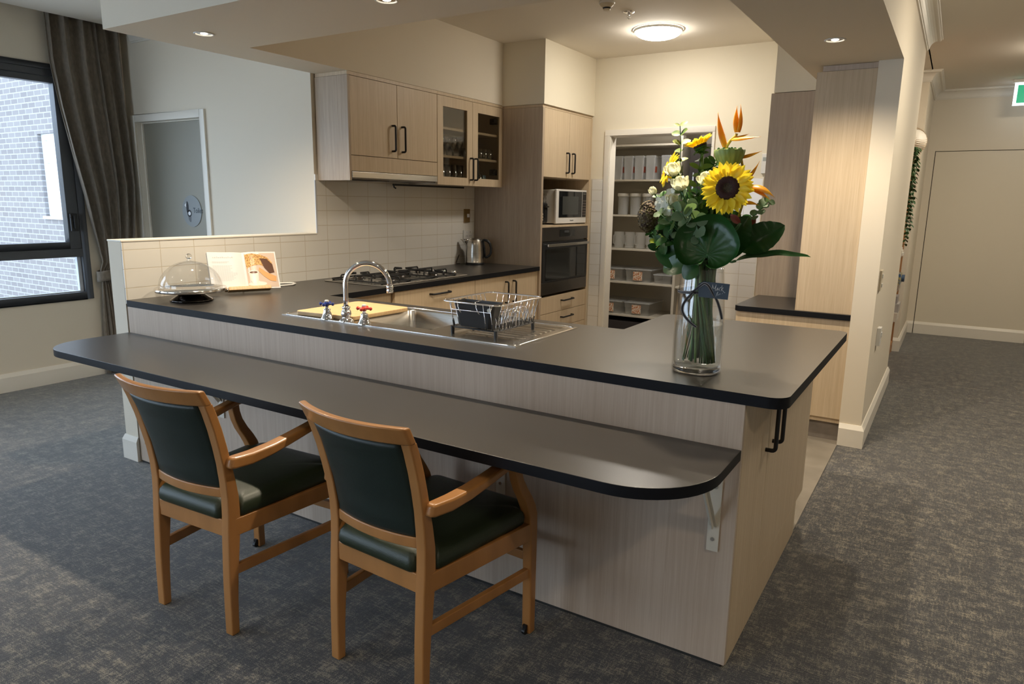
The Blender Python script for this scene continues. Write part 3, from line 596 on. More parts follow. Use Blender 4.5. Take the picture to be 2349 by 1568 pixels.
# ---------------------------------------------------------------- chairs
def sweep_rect(mb, secs):
    """secs: (cx, cy, cz, wx, wy): horizontal rectangles joined upward."""
    return mb.loft([[(cx-a/2, cy-b/2, cz), (cx+a/2, cy-b/2, cz), (cx+a/2, cy+b/2, cz), (cx-a/2, cy+b/2, cz)] for cx, cy, cz, a, b in secs])
def ip(T, z):
    if z <= T[0][0]: return T[0][1]
    for (a, p), (b, q) in zip(T, T[1:]):
        if z <= b: return p+(q-p)*(z-a)/(b-a)
    return T[-1][1]
BK = [(0, 0), (.1, .001), (.2, .003), (.35, .010), (.45, .017), (.52, .016), (.62, .003), (.75, -.028), (.82, -.054), (.87, -.080)]
DP = [(0, .030), (.15, .034), (.35, .048), (.45, .048), (.6, .034), (.87, .029)]
def make_chair(label):
    t = thing('armchair', label, 'chair', (0, 0, 0), 'armchairs at the breakfast bar', local=True)
    for s in (-1, 1):
        zs = [0, .06, .12, .2, .28, .35, .42, .48, .54, .6, .66, .72, .78, .815]
        m = MB(); sweep_rect(m, [(s*(.1795+max(0, z-.55)*.04), ip(BK, z)+ip(DP, z)/2, z, .036, ip(DP, z)) for z in zs]); part(t, 'leg', m, CHW, bevel=.005, seg=3, ang=50)
        F = [(.0, .491, .232, .034, .032), (.2, .491, .232, .035, .034), (.38, .490, .2315, .036, .040), (.43, .486, .231, .036, .046), (.465, .474, .231, .036, .048), (.50, .455, .231, .035, .046), (.535, .432, .230, .035, .042), (.575, .412, .229, .034, .036), (.61, .402, .228, .034, .033), (.640, .399, .227, .034, .032)]
        m = MB(); sweep_rect(m, [(s*x, y, z, a, b) for z, y, x, a, b in F]); lg = part(t, 'leg', m, CHW, bevel=.005, seg=3, ang=50)
        part(lg, 'caster', MB().cyl((s*.232-.006, .470, .013), (s*.232+.006, .470, .013), .0125, n=14).box(s*.232-.0075, s*.232+.0075, .466, .4755, .013, .034), BLACKP, root=t)
        A = [(.018, .607, .206, .030, .034), (.036, .606, .209, .038, .039), (.10, .603, .212, .044, .040), (.18, .609, .216, .046, .036), (.26, .622, .220, .046, .032), (.34, .637, .224, .046, .028), (.40, .648, .227, .046, .027), (.435, .651, .228, .044, .026), (.452, .648, .228, .038, .020)]
        m = MB(); m.loft([[(s*x-a/2, y-.004, z-b/2), (s*x+a/2, y-.004, z-b/2), (s*x+a/2, y+.002, z+b/2), (s*x-a/2, y+.002, z+b/2)] for y, z, x, a, b in A]); part(t, 'armrest', m, CHW, bevel=.009, seg=4, ang=50)
        m = MB(); m.loft([[(s*x-.010, y, z0), (s*x+.010, y, z0), (s*x+.010, y, z0+.034), (s*x-.010, y, z0+.034)] for x, y, z0 in ((.182, .018, .208), (.232, .478, .208))]); part(t, 'stretcher', m, CHW, bevel=.003)
    part(t, 'stretcher', MB().box(-.216, .216, .481, .499, .262, .294), CHW, bevel=.003)
    m = MB()
    for s in (-1, 1): m.loft([[(s*x-.011, y, .345), (s*x+.011, y, .345), (s*x+.011, y, .405), (s*x-.011, y, .405)] for x, y in ((.186, .035), (.236, .474))])
    m.box(-.163, .163, .016, .036, .345, .405).box(-.216, .216, .480, .502, .345, .405); part(t, 'seat_frame', m, CHW, bevel=.003)
    o0 = [(-.158, .006, .022), (.158, .006, .022), (.160, .060, .004), (.200, .066, .012), (.232, .455, .006), (.210, .462, .006), (.207, .520, .03), (-.207, .520, .03), (-.210, .462, .006), (-.232, .455, .006), (-.200, .066, .012), (-.160, .060, .004)]
    base = rpoly(o0); cx, cy = 0, .27; m = MB(); lv = [(.403, .97), (.412, 1.0), (.430, 1.006), (.446, .992), (.459, .95), (.466, .87), (.470, .70), (.472, .35), (.4725, .02)]
    m.loft([[(cx+(x-cx)*k, cy+(y-cy)*k, z) for x, y in base] for z, k in lv]); part(t, 'seat', m, VINYLS, smooth=True)
    def bow(x): return -.044*(1-(x/.2075)**2)
    m = MB(); xs = [-.1975+.395*i/24 for i in range(25)]
    def rail(z0, z1, th, x0, x1):
        q = MB(); X = [x0+(x1-x0)*i/24 for i in range(25)]
        q.loft([[(x, ip(BK, z0)+bow(x)+.001, z0), (x, ip(BK, z0)+bow(x)+th, z0), (x, ip(BK, z1)+bow(x)+th, z1), (x, ip(BK, z1)+bow(x)+.001, z1)] for x in X]); return q
    part(t, 'back_rail', rail(.810, .864, .028, -.2100, .2100), CHW, bevel=.007, seg=4, ang=50)
    def rail2(z0, z1):
        q = MB(); X = [-.1625+.325*i/24 for i in range(25)]; b2 = lambda x: -.024*(1-(x/.1625)**2)
        q.loft([[(x, ip(BK, z0)+b2(x)+.005, z0), (x, ip(BK, z0)+b2(x)+.026, z0), (x, ip(BK, z1)+b2(x)+.026, z1), (x, ip(BK, z1)+b2(x)+.005, z1)] for x in X]); return q
    part(t, 'back_rail', rail2(.478, .512), CHW, bevel=.004, seg=2, ang=50)
    def back(side):
        def f(u, v):
            hw = .162+.010*v; x = hw*(2*u-1); z = .508+.300*v; k = .024+(.044-.024)*v; y = ip(BK, z)-k*(1-(x/(.1625+.042*v))**2)
            e = min(1, 6*u, 6*(1-u), 6*v, 6*(1-v)); p = .006*math.sin(e*PI/2)
            return (x, y+.007-p+.002 if side < 0 else y+.020+p*2.0, z)
        return f
    m = MB().grid(back(-1), 24, 20).grid(back(1), 24, 20)
    n1 = 25*21
    m.f += [tuple(q) for i in range(24) for q in ((i, i+1, n1+i+1, n1+i), (20*25+i, 20*25+i+1, n1+20*25+i+1, n1+20*25+i))]; m.f += [tuple(q) for j in range(20) for q in ((j*25, j*25+25, n1+j*25+25, n1+j*25), (j*25+24, j*25+49, n1+j*25+49, n1+j*25+24))]; m.m = [0]*len(m.f)
    part(t, 'backrest', m, VINYL, smooth=True)
    return t
ch = make_chair('wooden armchair with green vinyl seat, farther from the flowers, nearer the left window')
ch.location = (1.579, -.744, 0); ch.rotation_euler = (0, 0, math.radians(2.8))
copy_tree(ch, (2.324, -.641, 0), math.radians(-3.3), 'wooden armchair with green vinyl seat, nearer the flowers and the right end of the bar')

# ---------------------------------------------------------------- sink, tap, cooktop
sk = thing('kitchen_sink', 'stainless steel sink with a bowl and a ribbed drainer set in the worktop', 'sink', (1.66, .42, ZC))
BX0, BX1, BY0, BY1 = 1.405, 1.832, .262, .645
m = MB(); z1 = ZC+.0028; z0 = ZC+.0004
for a, b, c, d in ((SX0, SX1, SY0, BY0-.0), (SX0, SX1, BY1+.0, SY1), (SX0, BX0, BY0, BY1), (BX1, 1.93, BY0, BY1), (2.265, SX1, BY0, BY1)): m.box(a, b, c, d, z0, z1)
part(sk, 'flange', m, STEELH)
R = .035; oc4 = rpoly([(BX0, BY0, R), (BX1, BY0, R), (BX1, BY1, R), (BX0, BY1, R)]); mx, my = (BX0+BX1)/2, (BY0+BY1)/2
m = MB(); m.loft([[(mx+(x-mx)*k, my+(y-my)*k, z) for x, y in oc4] for z, k in ((z1, 1.01), (z1-.004, .995), (.77, .975), (.742, .95), (.735, .90))], caps=False)
n = len(m.v); cnt = len(oc4); m.f.append(tuple(range(n-cnt, n))); m.m.append(0)
part(sk, 'bowl', m, STEEL, smooth=True, bevel=0)
def drain(u, v):
    x = 1.93+.335*u; y = BY0+(BY1-BY0)*v; e = min(1, 12*u, 12*(1-u), 10*v, 10*(1-v)); return (x, y, z1-.0075*math.sin(e*PI/2)+(.0025 if e >= 1 and math.sin(v*2*PI*9) > .2 and .06 < u < .94 else 0))
part(sk, 'drainer', MB().grid(drain, 60, 108), STEELH, smooth=True)
part(sk, 'rolled_rim', MB().tube([(x, y, z1) for x, y in rpoly([(SX0+.006, SY0+.006, .03), (SX1-.006, SY0+.006, .04), (SX1-.006, SY1-.006, .04), (SX0+.006, SY1-.006, .03)])], .0032, 8, closed=True), CHROME, smooth=True)
part(sk, 'waste', MB().cyl((1.62, .45, .735), (1.62, .45, .738), .045), CHROME)
tp = thing('sink_tap', 'chrome gooseneck tap with blue and red cross handles behind the breakfast bar', 'tap', (1.401, .2, ZC))
zt = z1
sp = MB().lathe([(.034, zt), (.034, zt+.005), (.026, zt+.012), (.017, zt+.018), (.020, zt+.024), (.0245, zt+.036), (.020, zt+.050), (.015, zt+.055), (.019, zt+.060), (.019, zt+.066), (.0125, zt+.070)], (1.401, .2, 0), 28)
th = math.radians(28); dx, dy = math.cos(th), math.sin(th); pts = [(1.401, .2, zt+.068)]+[(1.401, .2, 1.0), (1.401, .2, 1.05)]
pts += [(1.401+dx*(.1-.1*math.cos(a)), .2+dy*(.1-.1*math.cos(a)), 1.065+.1*math.sin(a)) for a in [PI*i/22 for i in range(1, 23)]]
sp.tube(pts, .0115, 16); ex, ey = 1.401+.2*dx, .2+.2*dy
sp.lathe([(.012, 1.070), (.0155, 1.066), (.0155, 1.056), (.0125, 1.053), (.0155, 1.049), (.0145, 1.036), (.0, 1.036)], (ex, ey, 0), 20)
part(tp, 'spout', sp, CHROME, smooth=True)
for x, y, colr, nm in ((1.291, .190, (.015, .035, .20), 'blue'), (1.520, .190, (.55, .035, .015), 'red')):
    b = MB().lathe([(.030, zt), (.030, zt+.006), (.024, zt+.014), (.016, zt+.040), (.017, zt+.046), (.008, zt+.050), (.006, zt+.066)], (x, y, 0), 26)
    vb = part(tp, 'valve', b, CHROME, smooth=True)
    h = MB().ball((x, y, zt+.070), .0135, 16)
    for k in range(4):
        a = .35+k*PI/2; ux, uy = math.cos(a), math.sin(a); h.tube([(x+ux*q, y+uy*q, zt+.070) for q in (.008, .014, .024, .028, .031, .036)], [.0065, .0045, .0048, .0082, .0086, .0045], 12)
    part(vb, 'cross_handle', h, P('handle_'+nm, colr, .15, coat=.6), root=tp, smooth=True, label=nm+' cross handle')
    part(vb, 'cap', MB().lathe([(.0095, zt+.080), (.0095, zt+.086), (.006, zt+.088), (0, zt+.088)], (x, y, 0), 16), WHITEP, root=tp)
hb = thing('gas_cooktop', 'stainless gas cooktop with black cast iron grates and knobs at its right end', 'cooktop', (.39, 1.72, ZC))
HX0, HX1, HY0, HY1 = .128, .648, 1.262, 2.185
part(hb, 'hob_plate', MB().prism(rpoly([(HX0, HY0, .01), (HX1, HY0, .01), (HX1, HY1, .01), (HX0, HY1, .01)]), ZC+.001, ZC+.009), STEEL, bevel=.002)
for bx, by, br in ((.25, 1.46, .038), (.52, 1.46, .050), (.385, 1.70, .062), (.25, 1.93, .050), (.52, 1.93, .038)):
    b = part(hb, 'burner', MB().lathe([(br*1.35, ZC+.009), (br*1.3, ZC+.012), (br, ZC+.012), (br, ZC+.024), (br*.7, ZC+.026)], (bx, by, 0), 28), DSTEEL, smooth=True)
    part(b, 'burner_cap', MB().lathe([(br*.9, ZC+.026), (br*.92, ZC+.030), (br*.8, ZC+.034), (0, ZC+.035)], (bx, by, 0), 28), IRON, root=hb, smooth=True)
for y0, y1, bs in ((1.30, 1.565, ((.25, 1.46), (.52, 1.46))), (1.572, 1.825, ((.385, 1.70),)), (1.832, 2.09, ((.25, 1.93), (.52, 1.93)))):
    g = MB(); zf = ZC+.018
    g.tube([(x, y, zf) for x, y in rpoly([(HX0+.03, y0, .02), (HX1-.03, y0, .02), (HX1-.03, y1, .02), (HX0+.03, y1, .02)])], .0055, 8, closed=True)
    for bx, by in bs:
        for ax, ay, L in ((0, -1, by-y0), (0, 1, y1-by), (-1, 0, min(.12, bx-HX0-.03)), (1, 0, min(.12, HX1-.03-bx))):
            e = (bx+ax*L, by+ay*L)
            g.tube([(e[0], e[1], zf), (e[0], e[1], zf+.022), (e[0]-ax*.006, e[1]-ay*.006, zf+.030), (bx+ax*.022, by+ay*.022, zf+.030)], .0055, 8)
    for fx in (HX0+.045, HX1-.045):
        for fy in (y0+.006, y1-.006): g.cyl((fx, fy, ZC+.009), (fx, fy, zf+.002), .007, n=8)
    for fx in (.385,):
        if len(bs) > 1: g.tube([(fx, y0, zf), (fx, y0, zf+.030), (fx, y1, zf+.030), (fx, y1, zf)], .0055, 8)
    part(hb, 'grate', g, IRON, smooth=True)
for i in range(5):
    kx = .20+i*.088; k = part(hb, 'knob', MB().lathe([(.019, ZC+.009), (.018, ZC+.030), (.016, ZC+.033), (0, ZC+.033)], (kx, 2.140, 0), 20), CHROME, smooth=True)
    part(k, 'marker', MB().box(kx-.0015, kx+.0015, 2.126, 2.142, ZC+.0335, ZC+.0342), BLACK, root=hb)
# ---------------------------------------------------------------- things on the bench
A, B, Cc, D = (1.083, .185), (1.420, .222), (1.433, .594), (1.085, .600)
z0 = ZC+.0035
single('chopping_board', MB().prism(rpoly([(*A, .02), (*B, .02), (*Cc, .02), (*D, .02)]), z0, z0+.020), BAMBOO, 'bamboo chopping board lying over the left half of the sink', 'chopping board', (1.25, .40, z0), bevel=.003)
# dish rack
dk = thing('dish_rack', 'chrome wire dish rack with black tips standing on the drainer', 'dish rack', (2.06, .40, ZC))
zb = ZC+.032; zr = 1.040; r4 = lambda a, b, c, d, r: rpoly([(a, c, r), (b, c, r), (b, d, r), (a, d, r)])
top = r4(1.92, 2.20, .22, .57, .03); bot = r4(1.952, 2.172, .245, .545, .02)
part(dk, 'rim', MB().tube([(x, y, zr) for x, y in top], .0036, 8, closed=True), CHROME, smooth=True)
m = MB(); mb2 = MB()
def side(pt, pb):
    q = [(pt[0], pt[1], zr), (pb[0]+(pt[0]-pb[0])*.25, pb[1]+(pt[1]-pb[1])*.25, zb+.03), (pb[0], pb[1], zb)]
    m.tube(q, .0017, 6); mb2.tube([q[1], q[2]], .0026, 6)
for i in range(9):
    y = .27+i*.0325; side((2.20, y), (2.172, y)); side((1.92, y), (1.952, y))
for i in range(7):
    x = 1.965+i*.032; side((x, .57), (x, .545))
    if i > 4 or i < 1: side((x, .22), (x, .245))
part(dk, 'side_wires', m, CHROME, smooth=True)
mb2.tube([(x, y, zb) for x, y in bot], .003, 6, closed=True)
for i in range(13): y = .262+i*.0225; mb2.tube([(1.952, y, zb), (2.172, y, zb)], .0024, 6)
mb2.tube([(2.06, .245, zb-.004), (2.06, .545, zb-.004)], .0028, 6)
part(dk, 'base_grid', mb2, BLACKP, smooth=True, label='black coated base wires')
m = MB()
for i in range(11):
    y = .268+i*.0255; m.tube([(2.160, y-.006, zb), (2.156, y, zb+.026)]+[(2.120+.036*math.cos(a), y+.004, zb+.030+.036*math.sin(a)) for a in [PI*j/10 for j in range(11)]]+[(2.084, y, zb+.02), (2.084, y, zb)], .0017, 6)
part(dk, 'plate_hoops', m, CHROME, smooth=True)
m = MB()
for (x, y) in ((2.205, .30), (2.205, .38), (2.205, .46), (2.205, .53)): m.tube([(x-.03, y-.01, zb+.02)]+[(x-.026, y+.010*math.cos(a), zb+.062+.010*math.sin(a)) for a in [PI-PI*j/8 for j in range(9)]]+[(x-.03, y+.01, zb+.02)], .0016, 6)
part(dk, 'cup_hooks', m, CHROME, smooth=True)
for x, y in ((1.955, .25), (2.168, .25), (1.955, .54), (2.168, .54)): part(dk, 'rubber_foot', MB().tube([(x, y, ZC-.002+.0008), (x, y, zb+.003)], [.0075, .009], 10), BLACKP)
cd_ = thing('cutlery_caddy', 'black plastic cutlery caddy hanging inside the near side of the dish rack', 'caddy', (2.06, .27, .94))
def ring(x0, x1, y0, y1, z, r): return [(x, y, z) for x, y in rpoly([(x0, y0, r), (x1, y0, r), (x1, y1, r), (x0, y1, r)])]
m = MB(); m.loft([ring(1.985, 2.140, .252, .305, .938, .014), ring(1.962, 2.162, .238, .318, 1.036, .02), ring(1.958, 2.166, .234, .322, 1.040, .02), ring(1.964, 2.160, .240, .316, 1.040, .018), ring(1.99, 2.135, .256, .300, .944, .012)])
part(cd_, 'tub', m, BLACKP, smooth=False, bevel=0)
part(cd_, 'badge', MB().cyl((2.142, .2405, 1.016), (2.142, .2365, 1.016), .008, n=16), WMETAL)
hk = MB().tube([(1.962, .2315, 1.034), (1.968, .2265, 1.008), (2.155, .2285, 1.008), (2.160, .2315, 1.034)], .0019, 6)
for x in (2.00, 2.09): hk.tube([(x-.018, .30, 1.045), (x-.012, .235, 1.044), (x, .226, 1.020), (x+.012, .224, 1.002), (x+.016, .229, .998)], .0018, 6)
part(cd_, 'wire_hook', hk, CHROME, smooth=True)
# cake stand + dome
cx, cy = .268, .200
ck = thing('cake_stand', 'silver cake stand on a dark pedestal at the left end of the worktop', 'cake stand', (cx, cy, ZC))
part(ck, 'pedestal', MB().lathe([(.0, ZC+.0005), (.100, ZC+.0005), (.108, ZC+.004), (.104, ZC+.009), (.085, ZC+.020), (.058, ZC+.038), (.036, ZC+.046), (.030, ZC+.050), (0, ZC+.050)], (cx, cy, 0), 48), P('black_nickel', (.10, .09, .085), .08, 1), smooth=True)
part(ck, 'plate', MB().lathe([(0, ZC+.0505), (.165, ZC+.0505), (.176, ZC+.052), (.179, ZC+.056), (.179, ZC+.066), (.176, ZC+.069), (.170, ZC+.066), (.165, ZC+.058), (0, ZC+.058)], (cx, cy, 0), 64), P('polished_silver', (.78, .76, .74), .10, 1), smooth=True)
cz = ZC+.0585; dm = thing('cake_dome', 'clear glass dome with a round knob covering the cake stand', 'glass dome', (cx, cy, cz))
part(dm, 'dome', MB().lathe([(.155, cz), (.156, cz+.01)]+[(.156*math.cos(a)+.0001, cz+.010+.140*math.sin(a)) for a in [PI/2*i/20 for i in range(21)]], (cx, cy, 0), 64), CLEAR, smooth=True)
kg = MB().lathe([(.014, cz+.149), (.008, cz+.154), (.007, cz+.160)], (cx, cy, 0), 20).ball((cx, cy, cz+.174), .0155, 20); part(dm, 'knob', kg, P('knob_glass', (.95, .96, .96), .02, trans=1, ior=1.45), smooth=True)
# cookbook on a bamboo stand
a0 = Vector((.155, .393, 0)); a1 = Vector((.317, .751, 0)); ax = (a1-a0).normalized(); nrm = Vector((ax.y, -ax.x, 0)); mid = (a0+a1)/2; lean = math.radians(24); upv = Vector((0, 0, 1))*math.cos(lean)-nrm*math.sin(lean); 
org = mid+Vector((0, 0, ZC+.014))
F0 = frame(org, ax, upv)
st = thing('book_stand', 'bamboo book stand holding the open cookbook against the tiled wall', 'book stand', (mid.x, mid.y, ZC))
m = MB(); m.obox(F0 @ Matrix.Translation((.012, .004, .020)), .235, .022, .045); part(st, 'ledge', m, BAMBOO, bevel=.003)
m = MB(); m.obox(F0 @ Matrix.Translation((.0, .085, -.008)), .24, .17, .006); part(st, 'back_board', m, BAMBOO)
bp_ = F0 @ Vector((0, .12, -.012)); gp = Vector((bp_.x-nrm.x*.035, bp_.y-nrm.y*.035, ZC+.001)); part(st, 'prop', MB().tube([bp_, gp], .004, 6), BAMBOO)
bk_ = thing('cookbook', 'open cookbook with a cake photograph on its right page, left of the cooktop', 'book', (mid.x, mid.y, ZC+.012))
PAPER = P('paper', (.72, .72, .72), .45)
def page(s):
    def f(u, v):
        x = s*.192*u; c = .014*math.sin(min(1, u*3.0)*PI/2)*(1-u*.75)+.001
        if s < 0: c += .022*u*u
        return F0 @ Vector((x, .004+.226*v, c))
    return f
for s in (-1, 1):
    m = MB().grid(page(s), 20, 6); vs = [(F0 @ Vector((s*.192*i/20, .004+.226*j/6, -.004))) for j in range(7) for i in range(21)]
    m.add(vs, [(j*21+i, j*21+i+1, (j+1)*21+i+1, (j+1)*21+i) for j in range(6) for i in range(20)])
    m.add([F0 @ Vector(q) for q in ((s*.192, .004, -.004), (s*.192, .23, -.004), (s*.192, .23, .0045 if s > 0 else .0265), (s*.192, .004, .0045 if s > 0 else .0265))], [(0, 1, 2, 3)])
    m.add([F0 @ Vector(q) for q in ((0, .004, -.004), (s*.19, .004, -.004), (s*.19, .004, .0045 if s > 0 else .0265), (s*.06, .004, .012), (0, .004, .001))], [(0, 1, 2, 3, 4)])
    part(bk_, 'page_block', m, PAPER)
def on_page(s, x, y, e=.0006):
    u = abs(x)/.192; c = .014*math.sin(min(1, u*3.0)*PI/2)*(1-u*.75)+.001+(.022*u*u if s < 0 else 0); return F0 @ Vector((x, y, c+e))
def blob(m, s, poly, e=.0008):
    cxp = sum(p[0] for p in poly)/len(poly); cyp = sum(p[1] for p in poly)/len(poly); vs = [on_page(s, cxp, cyp, e)]
    K = []
    n_ = len(poly)
    for i in range(n_):
        for t_ in (0, .5): K.append((poly[i][0]*(1-t_)+poly[(i+1) % n_][0]*t_, poly[i][1]*(1-t_)+poly[(i+1) % n_][1]*t_))
    rings = [1/3, 2/3, 1]; base_i = 1
    for rr in rings: vs += [on_page(s, cxp+(a-cxp)*rr, cyp+(b-cyp)*rr, e) for a, b in K]
    k = len(K); fs = [(0, 1+i, 1+(i+1) % k) for i in range(k)]
    for q in range(2): fs += [(1+q*k+i, 1+(q+1)*k+i, 1+(q+1)*k+(i+1) % k, 1+q*k+(i+1) % k) for i in range(k)]
    m.add(vs, fs)
def ell(x, y, a, b, n=20, a0=0, a1=2*PI): return [(x+a*math.cos(a0+(a1-a0)*i/n), y+b*math.sin(a0+(a1-a0)*i/n)) for i in range(n)]
ph = MB()
ph.use(P('print_pale', (.60, .47, .38), .3)); blob(ph, 1, [(.012, .012), (.185, .012), (.185, .222), (.012, .222)], .0006)
ph.use(noise_col('print_crust', (.30, .12, .03), (.72, .45, .16), (1, 1, 1), 130, .3, 3, .35, .6)); blob(ph, 1, [(.014, .215), (.05, .221), (.10, .212), (.14, .195), (.165, .16), (.15, .13), (.12, .135), (.09, .15), (.05, .145), (.016, .13)], .0012)
ph.use(P('print_cake', (.10, .04, .02), .3)); blob(ph, 1, [(.095, .190), (.135, .185), (.165, .150), (.17, .100), (.14, .095), (.115, .130)], .0016)
ph.use(P('print_slice', (.70, .36, .14), .3)); blob(ph, 1, [(.085, .135), (.12, .105), (.178, .075), (.172, .045), (.14, .05), (.105, .08), (.08, .11)], .0020)
ph.use(P('print_saucer', (.74, .70, .66), .3)); blob(ph, 1, ell(.065, .034, .052, .014), .0016)
ph.use(P('print_cup', (.76, .70, .64), .3)); blob(ph, 1, [(.022, .105), (.078, .105), (.074, .06), (.062, .035), (.038, .035), (.026, .06)], .0022); blob(ph, 1, ell(.05, .105, .030, .012), .0022)
ph.use(P('print_coffee', (.14, .05, .02), .3)); blob(ph, 1, ell(.05, .104, .022, .007), .0026)
part(bk_, 'page_photo', ph, None, label='printed photograph of a cake and a cup')
tx = MB(); rng = random.Random(4)
for i, (y, L) in enumerate([(.172, .10), (.166, .09)]+[(.148-.0075*k, .10+.04*rng.random()) for k in range(13)]):
    for q in range(int(L/.012)):
        x = -.17+q*.012; tx.add([on_page(-1, x, y, .0008), on_page(-1, x+.0095, y, .0008), on_page(-1, x+.0095, y+.0012, .0008), on_page(-1, x, y+.0012, .0008)], [(0, 1, 2, 3)])
for q in range(11):
    x = -.165+q*.0105; hgt = .006+.002*(q % 3)
    tx.tube([on_page(-1, x, .195, .001), on_page(-1, x+.002, .195+hgt, .001), on_page(-1, x+.004, .195, .001), on_page(-1, x+.007, .195+hgt*.7, .001)], .0006, 4)
part(bk_, 'page_text', tx, P('print_grey', (.45, .45, .46), .5))
# white charger cable
single('white_cable', MB().tube([(.03, .90, ZC+.006), (.05, 1.0, ZC+.006), (.09, 1.035, ZC+.006), (.13, 1.02, ZC+.006), (.16, .965, ZC+.006), (.15, .90, ZC+.006), (.10, .86, ZC+.006)], .0055, 10), WHITEP, 'looped white cable lying on the worktop right of the cookbook', 'cable', (.1, .95, ZC), smooth=True)
# kettle
kx, ky = .140, 3.0; hd = Vector((.90, .44, 0)).normalized()
kt = thing('kettle', 'brushed steel kettle with a black handle beside the oven tower', 'kettle', (kx, ky, ZC))
part(kt, 'power_base', MB().lathe([(0, ZC+.0005), (.080, ZC+.0005), (.082, ZC+.006), (.078, ZC+.012), (0, ZC+.012)], (kx, ky, 0), 32), BLACKP, smooth=True)
part(kt, 'body', MB().lathe([(.0, ZC+.013), (.079, ZC+.013), (.081, ZC+.018), (.081, ZC+.022), (.079, ZC+.026), (.078, ZC+.10), (.072, ZC+.17), (.065, ZC+.210), (.060, ZC+.216), (0, ZC+.217)], (kx, ky, 0), 40), STEEL, smooth=True)
part(kt, 'lid', MB().lathe([(.056, ZC+.2175), (.050, ZC+.226), (.02, ZC+.230), (0, ZC+.2305)], (kx, ky, 0), 32), STEEL, smooth=True)
s = MB(); c0 = Vector((kx, ky, 0))-hd*.060
s.loft([[tuple(c0+Vector((-hd.y, hd.x, 0))*w_+Vector((0, 0, z))-hd*o) for w_, o in ((-a, 0), (-a*.5, d), (0, d*1.25), (a*.5, d), (a, 0), (0, -.01))] for z, a, d in ((ZC+.135, .006, .004), (ZC+.17, .018, .022), (ZC+.200, .026, .042), (ZC+.216, .028, .056))])
part(kt, 'spout', s, STEEL, smooth=True)
c1 = Vector((kx, ky, ZC)); H = [(.060, .205), (.085, .212), (.110, .205), (.132, .180), (.142, .145), (.140, .105), (.128, .078), (.105, .064), (.085, .064)]
part(kt, 'handle', MB().tube([c1+hd*a+Vector((0, 0, b)) for a, b in H], [.009, .012, .012, .011, .0105, .0105, .0105, .0105, .009], 12).tube([c1+hd*a+Vector((0, 0, b)) for a, b in ((.070, .205), (.082, .15), (.086, .10), (.086, .062))], .009, 10), BLACKP, smooth=True)
part(kt, 'brand_mark', MB().obox(frame(c1+Vector((.052, -.058, .038)), Vector((.74, .66, 0)), (0, 0, 1)), .03, .003, .001), BLACK)
part(kt, 'power_cord', MB().tube([(.03, 2.93, ZC+.004), (.015, 2.90, ZC+.004), (.012, 2.905, ZC+.02), (.008, 2.93, ZC+.05), (.008, 2.95, ZC+.08)], .003, 8), BLACK, smooth=True)
# switches and sockets
def plate(name, label, cat, x, y0, y1, z0, z1, mat, rockers, loc_x=True, rm=WHITEP, off=.010):
    t = thing(name, label, cat, (x, (y0+y1)/2, (z0+z1)/2)); part(t, 'face_plate', MB().box(x, x+off, y0, y1, z0, z1), mat, bevel=.002)
    for (a, b, c, d) in rockers: part(t, 'rocker', MB().box(x+off, x+off+.006, a, b, c, d), rm, bevel=.001)
    return t
plate('isolator_switch', 'bronze switch plate on the tiles above the power socket', 'switch', .0003, 3.025, 3.108, 1.256, 1.372, BRASS, [(3.062, 3.092, 1.300, 1.330)])
sc_ = plate('power_socket', 'white double power socket on the tiles behind the kettle', 'socket', .0003, 3.013, 3.149, 1.112, 1.190, WHITEP, [(3.055, 3.070, 1.165, 1.178), (3.108, 3.123, 1.165, 1.178)])
part(sc_, 'pin_holes', MB().box(.0103, .0108, 3.05, 3.053, 1.13, 1.145).box(.0103, .0108, 3.07, 3.073, 1.13, 1.145).box(.0103, .0108, 3.10, 3.103, 1.13, 1.145).box(.0103, .0108, 3.12, 3.123, 1.13, 1.145), P('hole', (.02, .02, .02), .8))
plate('light_switch', 'cream switch plate with two white rockers on the side of the end wall', 'switch', XN1+.0003, 2.600, 2.690, .955, 1.075, CREAMP, [(2.63, 2.66, 1.030, 1.052), (2.63, 2.66, .975, .997)], off=.012)
s2 = plate('wall_sensor', 'small white socket low on the side of the end wall', 'socket', XN1+.0003, 2.90, 2.985, .575, .690, WHITEP, [(2.925, 2.955, .63, .66)], off=.022)
th_ = thing('thermostat', 'small white thermostat on the kitchen wall left of the tall cupboard', 'thermostat', (2.27, YW, 1.78)); part(th_, 'casing', MB().box(2.245, 2.30, YW-.022, YW-.0003, 1.70, 1.86), WHITEP, bevel=.003)
part(th_, 'display', MB().box(2.255, 2.29, YW-.0235, YW-.022, 1.80, 1.83), P('lcd', (.35, .38, .36), .3))
# toilet sign
ts = thing('toilet_sign', 'round grey Toilet sign fixed on the toilet door', 'sign', (-1.452, YT+.05, 1.330)); sy = YT+.0545
SG = P('sign_grey', (.26, .28, .285), .45); part(ts, 'disc', MB().cyl((-1.452, sy, 1.330), (-1.452, sy-.005, 1.330), .122, n=48), SG)
pt = MB(); f2_ = lambda x, z, e=.0055: (-1.452+x, sy-e, 1.330+z)
def fan(m, P2, e=.0056): m.add([f2_(a, b, e) for a, b in P2], [tuple(range(len(P2)))])
pt.use(P('sign_black', (.01, .01, .012), .5)); fan(pt, ell(-.052, .030, .015, .046, 24), .0060); fan(pt, ell(-.030, -.018, .028, .028, 24), .0060)
pt.use(P('sign_white', (.75, .76, .78), .5)); fan(pt, [(-.090, .045), (-.058, .068), (-.045, .055), (-.052, .030), (-.072, .030)], .0057); fan(pt, ell(-.030, -.018, .017, .015, 20), .0063)
pt.use(P('sign_shade', (.13, .14, .15), .5)); fan(pt, [(-.050, -.040), (-.008, -.045), (-.014, -.085), (-.030, -.085), (-.045, -.065)], .0057)
part(ts, 'pictogram', pt)
